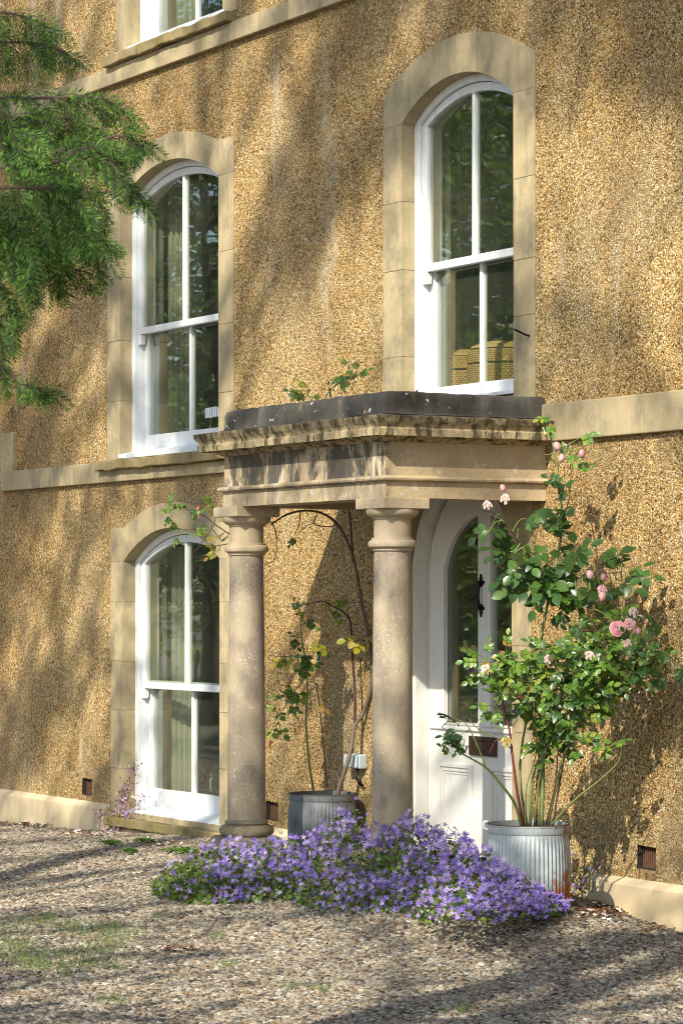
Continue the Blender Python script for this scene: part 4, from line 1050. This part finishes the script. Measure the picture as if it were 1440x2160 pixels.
def build_campanula():
    t = empty('bellflower_mound', mound_pt(760, .05)); tag(t, 'sprawling mound of violet star bellflowers at the foot of the porch', 'flowers')
    rnd = random.Random(3); pts = []
    def dens(x, f):
        yb, yt = interp(BOT, x), interp(TOP, x); y = yb + (yt - yb) * f
        if 740 < x < 850 and 1790 < y < 1850: return .10           # leafy window in the mound
        if x < 450 and y > 1835: return .22
        if 545 < x < 670 and y > 1862: return .12
        if 560 < x < 600 and y > 1840: return .3
        if x < 420: return .45
        if 655 < x < 700 and 1860 < y < 1910: return .35
        return 1.0
    while len(pts) < 2250:
        x = rnd.uniform(325, 1195); f = rnd.random() ** .9
        h = max((interp(BOT, x) - interp(TOP, x)) / 200, .42 if x > 900 else .1)
        if rnd.random() > h * dens(x, f) + .05: continue
        n1 = noise.noise(Vector((x * .035, f * 9, 2))); 
        if x < 1040 and rnd.random() > .72 + 1.5 * n1: continue
        pts.append((x, f))
    meshes = []
    for k in range(6):
        vs, fs = star_flower(.0185, k); me = bpy.data.meshes.new('flower'); me.from_pydata(vs, [], fs); me.materials.append(M['flower']); meshes.append(me)
    V = []; Fc = []; nobj = 0
    for i, (x, f) in enumerate(pts):
        p = mound_pt(x + rnd.uniform(-3, 3), f) + Vector((rnd.gauss(0, .012), rnd.gauss(0, .012), rnd.gauss(0, .012) + .012))
        nrm = (TOCAM * rnd.uniform(.3, 1) + Vector((rnd.uniform(-.7, .7), rnd.uniform(-.7, .3), rnd.uniform(.1, 1.2)))).normalized()
        s = rnd.uniform(.75, 1.2); q = nrm.to_track_quat('Z', 'Y'); rot = Matrix.Rotation(rnd.uniform(0, 6.28), 4, 'Z')
        if nobj < 300 and i % 7 == 0:
            o = bpy.data.objects.new('flower', rnd.choice(meshes)); COL.objects.link(o); o.parent = t; o.matrix_parent_inverse = world_of(t).inverted()
            o.location = p; o.rotation_mode = 'QUATERNION'; o.rotation_quaternion = q @ rot.to_quaternion(); o.scale = (s,) * 3; nobj += 1
        else:
            vs, fs = star_flower(.0185 * s, i); m = q.to_matrix() @ rot.to_3x3(); o0 = len(V)
            V += [tuple(m @ Vector(v) + p) for v in vs]; Fc += [tuple(o0 + a for a in ff) for ff in fs]
    mb = MB(); mb.v = V; mb.f = Fc
    me = bpy.data.meshes.new('flower_mass'); me.from_pydata(V, [], Fc); me.materials.append(M['flower']); o = link_mesh('flower_mass', me, t); o['kind'] = 'stuff'
    # leaves and stalks filling the mound
    Q = []
    for i in range(9000):
        x = rnd.uniform(322, 1200); f = rnd.random()
        p = mound_pt(x, f * .98) - TOCAM * rnd.uniform(-.015, .14) + Vector((0, 0, -rnd.uniform(0, .10) * f)); p.z = max(p.z, ground_h(p.x, p.y) + .01)
        if 740 < x < 850 and .2 < f < .8 and rnd.random() < .5 or x < 450: p = mound_pt(x, f * .9) + Vector((0, 0, .005))
        d = Vector((rnd.uniform(-1, 1), rnd.uniform(-1, 1), rnd.uniform(-.3, .8))).normalized(); nn = (TOCAM + Vector((rnd.uniform(-1, 1), rnd.uniform(-1, 1), rnd.uniform(.2, 1.4)))).normalized()
        L = rnd.uniform(.016, .036); s = d.cross(nn).normalized() * L * .42
        Q += [p, p + d * L * .5 + s, p + d * L, p + d * L * .5 - s]
    me = fast_mesh('foliage', [tuple(v) for v in Q], 4, 'camp_leaf'); o = link_mesh('foliage', me, t); o['kind'] = 'stuff'
    mb = MB()
    for i in range(420):
        x = rnd.uniform(340, 1190); f = rnd.uniform(.1, 1.0)
        a = mound_pt(x, f) + Vector((0, 0, .03)); b = a - TOCAM * rnd.uniform(.02, .10) + Vector((rnd.uniform(-.05, .05), rnd.uniform(-.05, .05), -rnd.uniform(.05, .14)))
        mb.tube([b, (a + b) / 2 + Vector((rnd.uniform(-.01, .01), 0, .01)), a], .0014, 3, False)
    o = mb.build('stalks', 'cane', t); o['kind'] = 'stuff'
build_campanula()
def small_bellflower(paths, t_off, n, mat, label, size=.014, leaf=60):
    p0 = at(*paths[0][0], wall_t(paths[0][0][0]) - t_off); t = empty('bellflower', p0); tag(t, label, 'flowers', 'small bellflower plants against the wall')
    mb = MB(); V = []; Fc = []; Q = []
    for pth in paths:
        S = smooth_path([at(x, y, wall_t(x) - t_off - .05 * i) for i, (x, y) in enumerate(pth)], 8); mb.tube(S, .0016, 4, False)
        for j in range(n):
            c = random.choice(S); p = c + Vector((random.gauss(0, .028), random.gauss(0, .02), random.gauss(0, .022)))
            p.y = min(p.y, -.015)
            q = (TOCAM + Vector((random.uniform(-1, 1), random.uniform(-1, .3), random.uniform(-.2, 1)))).normalized().to_track_quat('Z', 'Y')
            vs, fs = star_flower(size * random.uniform(.7, 1.2), j); m = q.to_matrix(); o0 = len(V)
            V += [tuple(m @ Vector(v) + p) for v in vs]; Fc += [tuple(o0 + a for a in f) for f in fs]
            mb.tube([c, p], .0009, 3, False)
        for j in range(leaf):
            p = random.choice(S) + Vector((random.gauss(0, .03), random.gauss(0, .02), random.gauss(0, .025))); p.y = min(p.y, -.012)
            d = Vector((random.uniform(-1, 1), random.uniform(-1, 1), random.uniform(-1, 1))).normalized(); s = d.orthogonal().normalized() * .006
            Q += [p, p + d * .010 + s, p + d * .022, p + d * .010 - s]
    mb.build('stalks', 'cane_red', t)
    me = bpy.data.meshes.new('flower_mass'); me.from_pydata(V, [], Fc); me.materials.append(M[mat]); o = link_mesh('flower_mass', me, t); o['kind'] = 'stuff'
    o = link_mesh('foliage', fast_mesh('foliage', [tuple(v) for v in Q], 4, 'litter' if mat == 'flower_mauve' else 'camp_leaf'), t); o['kind'] = 'stuff'
small_bellflower([[(248, 1762), (262, 1715), (275, 1665), (284, 1610)], [(248, 1762), (250, 1700), (268, 1650)], [(248, 1762), (272, 1715), (305, 1685)], [(250, 1765), (228, 1735), (212, 1715)], [(246, 1762), (225, 1755), (205, 1768)], [(252, 1750), (262, 1690), (276, 1640)]], .12, 26, 'flower_mauve', 'faded mauve bellflower climbing the corner of the ground floor window')
small_bellflower([[(1222, 1880), (1232, 1840), (1250, 1815)], [(1222, 1880), (1222, 1840), (1214, 1812)], [(1222, 1880), (1240, 1850), (1262, 1830)]], .12, 9, 'flower', 'small bellflower tuft between the rusty tub and the plinth', .013, 40)

# ------------------------------------------------------------------ weeds, grass and litter on the gravel
def gpt(px, py, lift=.0):
    t = (CAM.z - .03) * F_PX / (py - 1272)
    for _ in range(4):
        p = at(px, py, t); t = (CAM.z - ground_h(p.x, p.y)) * F_PX / (py - 1272)
    p = at(px, py, t); p.z = ground_h(p.x, p.y) + lift; p.y = min(p.y, -.07)
    return p
def build_weeds():
    patches = [(232, 1782, 22, 6, 60, 'low green weed rosette near the mauve bellflower'), (300, 1778, 22, 5, 60, 'low green weed rosette under the ground floor window'), (275, 1800, 14, 4, 40, 'small green weed in the gravel below the window'),
               (385, 1800, 34, 6, 90, 'green weeds beside the end of the bellflower mound')]
    for (cx, cy, rx, ry, n, lab) in patches:
        Q = []; c = gpt(cx, cy)
        for i in range(n):
            p = gpt(cx + random.gauss(0, rx * .5), cy + random.gauss(0, ry * .5), .012)
            for k in range(3):
                a = random.uniform(0, 6.28); d = Vector((math.cos(a), math.sin(a), random.uniform(.1, .6))).normalized(); L = random.uniform(.02, .04)
                s = d.cross(Vector((0, 0, 1))).normalized() * L * .35
                Q += [p, p + d * L * .5 + s, p + d * L, p + d * L * .5 - s]
        o = link_mesh('weed', fast_mesh('weed', [tuple(v) for v in Q], 4, 'weed')); tag(o, lab, 'weed', 'weeds in the gravel')
    Q = []
    tufts = [(random.uniform(0, 260), random.uniform(1925, 2060), random.uniform(10, 34)) for _ in range(24)] + [(180, 2010, 30), (30, 2000, 30), (60, 1945, 26), (605, 2085, 12), (672, 2090, 12), (980, 2135, 20), (240, 2115, 16), (480, 2040, 16), (340, 1938, 16), (105, 1942, 12), (455, 1978, 10)]
    for (cx, cy, r) in tufts:
        for i in range(int(r * 2.4)):
            p = gpt(cx + random.gauss(0, r), min(cy + random.gauss(0, r * .25), 2300), .004)
            d = Vector((random.gauss(0, .6), random.gauss(0, .6), 1)).normalized(); L = random.uniform(.018, .042); s = d.cross(TOCAM).normalized() * .0016
            Q += [p - s, p + s, p + d * L + s * .2 + Vector((d.x, d.y, 0)) * L * .3, p + d * L - s * .2 + Vector((d.x, d.y, 0)) * L * .3]
    o = link_mesh('grass', fast_mesh('grass', [tuple(v) for v in Q], 4, 'grass')); tag(o, 'thin tufts of grass growing through the gravel', 'grass', kind='stuff')
    Q = []
    spots = [(1270, 1928, 60, 16, 420), (1060, 1948, 110, 6, 150), (1210, 1900, 12, 18, 60), (60, 1745, 60, 5, 150), (180, 1765, 50, 5, 110), (370, 2010, 60, 4, 60), (330, 1785, 60, 6, 60), (1380, 1965, 40, 8, 40)]
    for (cx, cy, rx, ry, n) in spots:
        for i in range(n):
            p = gpt(cx + random.gauss(0, rx * .5), cy + random.gauss(0, ry * .5), random.uniform(.012, .028))
            a = random.uniform(0, 6.28); d = Vector((math.cos(a), math.sin(a), random.uniform(-.3, .5))).normalized(); L = random.uniform(.016, .040); s = d.cross(Vector((random.uniform(-.5, .5), 0, 1))).normalized() * L * .40
            Q += [p, p + d * L * .5 + s, p + d * L, p + d * L * .5 - s]
    o = link_mesh('fallen_leaves', fast_mesh('fallen_leaves', [tuple(v) for v in Q], 4, 'litter')); tag(o, 'fallen rose petals and dead leaves scattered along the wall foot', 'litter', kind='stuff')
build_weeds()

# ------------------------------------------------------------------ dark conifer branch hanging into view
def spray(Q, base, d, L, n, needle, droop=.5):
    """a drooping shoot with two ranks of needles"""
    p = Vector(base); d = Vector(d).normalized(); st = L / n
    pts = [p.copy()]
    for i in range(n):
        d = (d + Vector((0, 0, -droop / n))).normalized(); p = p + d * st; pts.append(p.copy())
        side = d.cross(TOCAM + Vector((random.uniform(-.3, .3), random.uniform(-.3, .3), random.uniform(-.3, .3)))).normalized()
        taper = min(1, (n - i + 2) / 6) * min(1, (i + 3) / 5)
        for sd in (-1, 1):
            nd = (d * .75 + side * sd * random.uniform(.6, 1.0) + TOCAM * random.uniform(-.3, .3)).normalized(); l = needle * taper * random.uniform(.8, 1.15)
            wv = nd.cross(TOCAM + Vector((0, 0, .3))).normalized() * .0016
            Q += [p - wv * .7, p + nd * l * .5 - wv, p + nd * l, p + nd * l * .5 + wv]
    return pts
def build_yew():
    root = at(-900, 2600, 7.6); root.z = 0
    t = empty('conifer_tree', root); tag(t, 'dark green needled conifer hanging into view at the upper left edge', 'conifer')
    top = root + Vector((.3, .2, 6.5))
    MB().tube(smooth_path([root + Vector((0, 0, -.2)), root + Vector((.05, 0, 2)), root + Vector((.15, .1, 4.4)), top], 6), [.24 - .009 * i for i in range(19)], 12).build('trunk', 'bark', t, smooth=True)
    Q = []; wood = MB()
    def limb(pts, n_side, len0, len1, t0, rad=.008, start=.0, needle=.026, side_bias=0.0):
        P = [at(x, y, tt) for x, y, tt in pts]; S = smooth_path(P, 8); wood.tube(S, [rad * .45 * (1 - .8 * i / (len(S) - 1)) + .0012 for i in range(len(S))], 6, False)
        n_side = int(n_side * .88)
        for k in range(n_side):
            u = start + (1 - start) * (k + random.random()) / n_side; i = min(int(u * (len(S) - 1)), len(S) - 2); b = S[i]; d = (S[i + 1] - S[i]).normalized()
            out = (d * random.uniform(.3, .8) + VR * random.uniform(-.25, .45) + VD * random.uniform(-.5, .5) + Vector((0, 0, random.uniform(-1.3, -.1) if random.random() < .68 else random.uniform(-.1, .5)))).normalized()
            L = (len0 + (len1 - len0) * u) * random.uniform(.6, 1.15)
            S2 = spray(Q, b, out, L, max(7, int(L / .0072)), needle, random.uniform(.5, 1.3)); wood.tube(S2[::3], .0012, 3, False)
            if L > .09:
                for q in range(2):
                    j = random.randrange(2, len(S2) - 3); o2 = (out + VR * random.uniform(-.9, .9) + Vector((0, 0, -.5))).normalized()
                    spray(Q, S2[j], o2, L * .45, max(6, int(L * .45 / .0068)), needle * .9, .6)
        spray(Q, S[-1], (S[-1] - S[-3]), .07, 13, needle, .4)
    limb([(-500, 120, 7.4), (-180, 170, 7.3), (-20, 205, 7.2), (120, 205, 7.1), (205, 205, 7.1), (262, 235, 7.1)], 44, .16, .06, 7.2, .012, .35)
    limb([(-500, 260, 7.4), (-150, 300, 7.2), (40, 330, 7.1), (180, 305, 7.05), (250, 285, 7.0), (295, 300, 7.0)], 54, .20, .06, 7.1, .012, .35)
    limb([(-400, 330, 7.2), (-60, 350, 7.0), (90, 350, 6.9), (190, 310, 6.95), (262, 375, 6.95), (297, 420, 6.95)], 46, .20, .05, 7.0, .010, .35)
    limb([(-400, 420, 6.8), (-80, 400, 6.6), (60, 395, 6.5), (120, 400, 6.5), (160, 440, 6.5)], 50, .22, .12, 6.6, .010, .30)
    limb([(-420, 480, 6.9), (-100, 470, 6.8), (50, 460, 6.8), (140, 470, 6.8), (205, 500, 6.8)], 46, .20, .10, 6.8, .010, .30)
    limb([(-420, 560, 7.1), (-120, 520, 7.0), (20, 510, 6.9), (100, 530, 6.9), (165, 570, 6.9)], 36, .17, .09, 6.9, .010, .35)
    limb([(-400, 20, 7.6), (-120, 30, 7.6), (0, 25, 7.6), (70, 40, 7.6), (110, 60, 7.6)], 30, .13, .06, 7.6, .010, .40)
    limb([(-400, 80, 7.4), (-120, 90, 7.4), (0, 88, 7.4), (90, 92, 7.4), (140, 110, 7.4)], 34, .15, .06, 7.4, .010, .40)
    limb([(-300, 700, 7.0), (-120, 720, 7.0), (-10, 760, 7.0), (40, 805, 7.0), (70, 815, 7.0), (95, 825, 7.0)], 26, .10, .04, 7.0, .008, .45)
    limb([(-300, 600, 6.9), (-140, 600, 6.9), (-20, 590, 6.9), (20, 640, 6.9), (30, 690, 6.9)], 24, .12, .06, 6.9, .008, .40)
    limb([(-300, 150, 7.0), (-100, 170, 6.9), (0, 230, 6.8), (50, 300, 6.8), (70, 380, 6.8)], 40, .16, .10, 6.8, .008, .35)
    limb([(-300, 360, 6.7), (-100, 380, 6.6), (-10, 430, 6.5), (40, 500, 6.5), (60, 580, 6.5)], 40, .16, .10, 6.5, .008, .35)
    limb([(-300, 520, 7.0), (-100, 540, 7.0), (-30, 600, 7.0), (0, 700, 7.0), (5, 780, 7.0)], 30, .10, .06, 7.0, .006, .40)
    limb([(-300, 240, 7.3), (-60, 250, 7.2), (60, 260, 7.2), (150, 250, 7.2), (215, 280, 7.2)], 40, .16, .07, 7.2, .008, .35)
    # the rest of the crown, out of frame on the same tree
    for k in range(34):
        a = random.uniform(0, 6.28); h = random.uniform(2.6, 6.3); b = root + Vector((.15, .1, h)); Lb = random.uniform(.5, 1.5) * (1 - h / 9)
        d = Vector((math.cos(a), math.sin(a), .15)); tip = b + d * Lb * 1.3
        rel = tip - CAM; tt = rel.dot(VD); ll = rel.dot(VR) / max(tt, .1) * F_PX + 720
        if ll > -60: continue
        wood.tube(smooth_path([b, b + d * Lb * .7, tip + Vector((0, 0, -.2))], 4), [.018 - .0018 * i for i in range(9)], 5, False)
        for q in range(12):
            u = random.uniform(.2, 1); spray(Q, b + (tip - b) * u, d + Vector((random.uniform(-1, 1), random.uniform(-1, 1), -.6)), random.uniform(.15, .35), 16, .035, .8)
    o = link_mesh('needles', fast_mesh('needles', [tuple(v) for v in Q], 4, 'yew'), t); o['kind'] = 'stuff'
    wood.build('branches', 'bark', t)['kind'] = 'stuff'
build_yew()

# ------------------------------------------------------------------ trees across the drive: they shade the wall and show in the panes
def leaf_cloud(centres, size, flat=.0):
    n = len(centres); c = np.asarray(centres)
    d = rng.normal(size=(n, 3)); d /= np.linalg.norm(d, axis=1, keepdims=True)
    e = np.cross(d, rng.normal(size=(n, 3))); e /= np.linalg.norm(e, axis=1, keepdims=True)
    s = size * rng.uniform(.6, 1.3, (n, 1))
    return np.stack([c - d * s, c + e * s * .45, c + d * s, c - e * s * .45], 1).reshape(-1, 3)
def big_tree(loc, height, spread, label, n_limb, leaves, lsize, crown_base, droop, seed, aim=None, grp='trees across the drive', clump=.45, sub=7):
    rnd = random.Random(seed); t = empty('tree', loc); tag(t, label, 'tree', grp)
    L0 = Vector(loc); tr = smooth_path([L0 + Vector((0, 0, -.3)), L0 + Vector((rnd.uniform(-.2, .2), rnd.uniform(-.2, .2), height * .4)), L0 + Vector((rnd.uniform(-.4, .4), rnd.uniform(-.4, .4), height * .95))], 8)
    MB().tube(tr, [.36 * height / 14 * (1 - .9 * i / (len(tr) - 1)) + .02 for i in range(len(tr))], 12).build('trunk', 'bark', t, smooth=True)
    limbs = MB(); C = []
    for k in range(n_limb):
        h = crown_base + (height * .95 - crown_base) * (k + rnd.random()) / n_limb; u = (h - crown_base) / (height - crown_base)
        a = rnd.uniform(0, 6.28)
        if aim is not None: a = aim + rnd.gauss(0, .9)
        Lb = spread * (1 - .65 * u ** 1.5) * rnd.uniform(.65, 1.1); b = min(tr, key=lambda p: abs(p.z - h))
        d = Vector((math.cos(a), math.sin(a), 0))
        pts = smooth_path([b, b + d * Lb * .4 + Vector((0, 0, Lb * .16)), b + d * Lb * .75 + Vector((0, 0, Lb * (.15 - droop * .4))), b + d * Lb + Vector((0, 0, Lb * (.08 - droop)))], 5)
        limbs.tube(pts, [.09 * height / 14 * (1 - .85 * i / (len(pts) - 1)) for i in range(len(pts))], 6, False)
        for q in range(sub):
            i = rnd.randrange(3, len(pts)); c = pts[i]; d2 = (d * .6 + Vector((rnd.uniform(-1, 1), rnd.uniform(-1, 1), rnd.uniform(-.9, .3)))).normalized(); l2 = rnd.uniform(.5, 1.3) * spread / 5
            e = c + d2 * l2 + Vector((0, 0, -droop * l2 * .8)); limbs.tube([c, (c + e) / 2 + Vector((0, 0, .05)), e], [.025, .016, .006], 4, False)
            m = leaves // (n_limb * sub)
            us = rng.uniform(.15, 1.05, m)[:, None]; cc = np.array(c)[None] * (1 - us) + np.array(e)[None] * us
            C.append(cc + rng.normal(size=(m, 3)) * clump * np.array([.5, .5, .38]) * (.5 + us * .5))
    C = np.concatenate(C)
    o = link_mesh('crown', fast_mesh('crown', leaf_cloud(C, lsize), 4, 'tree_leaf'), t); o['kind'] = 'stuff'
    limbs.build('limbs', 'bark', t)
    return t
def shade_tree(loc, height, label, n_limb, crown_base, reach, seed, aim=90):
    """an open-crowned conifer with long level limbs reaching towards the house"""
    rnd = random.Random(seed); t = empty('conifer_tree', loc); tag(t, label, 'tree')
    L0 = Vector(loc); tr = smooth_path([L0 + Vector((0, 0, -.3)), L0 + Vector((.1, 0, height * .5)), L0 + Vector((rnd.uniform(-.3, .3), 0, height))], 10)
    MB().tube(tr, [.26 * (1 - .9 * i / (len(tr) - 1)) + .02 for i in range(len(tr))], 12).build('trunk', 'bark', t, smooth=True)
    limbs = MB(); C = []
    def strand(a, b, m, sg):
        us = rng.uniform(.05, 1.04, m)[:, None]; C.append(np.array(a)[None] * (1 - us) + np.array(b)[None] * us + rng.normal(size=(m, 3)) * np.array([sg, sg, sg * .7]) * (1.15 - .6 * us))
    for k in range(n_limb):
        h = crown_base + (height * .96 - crown_base) * (k + rnd.random()) / n_limb; u = (h - crown_base) / (height - crown_base)
        a = R(aim) + rnd.gauss(0, .42) if rnd.random() < .85 else rnd.uniform(0, 6.28)
        Lb = reach * (1 - .55 * u) * rnd.uniform(.7, 1.1); b = min(tr, key=lambda p: abs(p.z - h)); b = Vector((b.x, b.y, h))
        d = Vector((math.cos(a), math.sin(a), 0))
        pts = smooth_path([b, b + d * Lb * .4 + Vector((0, 0, Lb * .10)), b + d * Lb * .75 + Vector((0, 0, Lb * .06)), b + d * Lb + Vector((0, 0, -Lb * .04))], 5)
        limbs.tube(pts, [.05 * (1 - .85 * i / (len(pts) - 1)) for i in range(len(pts))], 6, False)
        for i in range(4, len(pts) - 1): strand(pts[i], pts[i + 1], 11, .16)
        for q in range(7):
            i = rnd.randrange(4, len(pts)); c = pts[i]; aa = a + rnd.choice((-1, 1)) * rnd.uniform(.25, .75)
            e = c + Vector((math.cos(aa), math.sin(aa), rnd.uniform(-.35, .05))) * rnd.uniform(.8, 1.9)
            limbs.tube([c, (c + e) / 2 + Vector((0, 0, .04)), e], [.014, .009, .004], 4, False); strand(c, e, 40, .16)
    P = np.concatenate(C); X = P[:, 0] + .65 * P[:, 1]; Z = P[:, 2] + .9 * P[:, 1]      # crown thinned where its shadow would land, to keep parts of the wall sunlit
    thin = ((X > -3.2) & (X < 1.7) & (Z > .0) & (Z < 2.1)) | ((X > .0) & (X < 1.3) & (Z > 2.75) & (Z < 4.1)) | ((X > .0) & (X < 2.0) & (Z > .0) & (Z < 2.6)) | ((X > -1.5) & (X < -.5) & (Z > 2.9) & (Z < 3.9))
    P = P[~thin | (rng.random(len(P)) < .10)]; Z = P[:, 2] + .9 * P[:, 1]; P = P[(Z > -.15) | (rng.random(len(P)) < .38)]  # leaves shading the ground are thinned too, for a softer dapple
    o = link_mesh('crown', fast_mesh('crown', leaf_cloud(P, .085), 4, 'tree_leaf'), t); o['kind'] = 'stuff'
    limbs.build('limbs', 'bark', t); return t
shade_tree((11.2, -14.6, 0), 19, 'open conifer across the drive, the one behind the viewpoint', 38, 4.0, 6.0, 41, 122)
shade_tree((5.6, -14.8, 0), 20, 'open conifer across the drive opposite the porch', 35, 4.0, 5.8, 42)
shade_tree((0.8, -14.6, 0), 19, 'open conifer across the drive opposite the far windows', 31, 5.0, 5.6, 43)
big_tree((-22, -9.0, 0), 9.0, 5.5, 'broad dark tree reflected in the upper window panes', 36, 34000, .075, 1.5, .3, 31, grp=None, clump=.6)
big_tree((-30, -16.0, 0), 15, 6.5, 'tall dark tree reflected in the ground floor panes', 40, 42000, .10, 1.2, .3, 32, grp=None, clump=.7)
big_tree((-14, -12.0, 0), 11, 5.0, 'dark tree down the drive past the end of the house', 36, 40000, .075, 1.2, .3, 33, grp=None, clump=.6)
big_tree((-36, -24.0, 0), 15, 7.0, 'farthest dark tree beyond the drive', 36, 26000, .15, .8, .3, 34, grp=None, clump=.8)
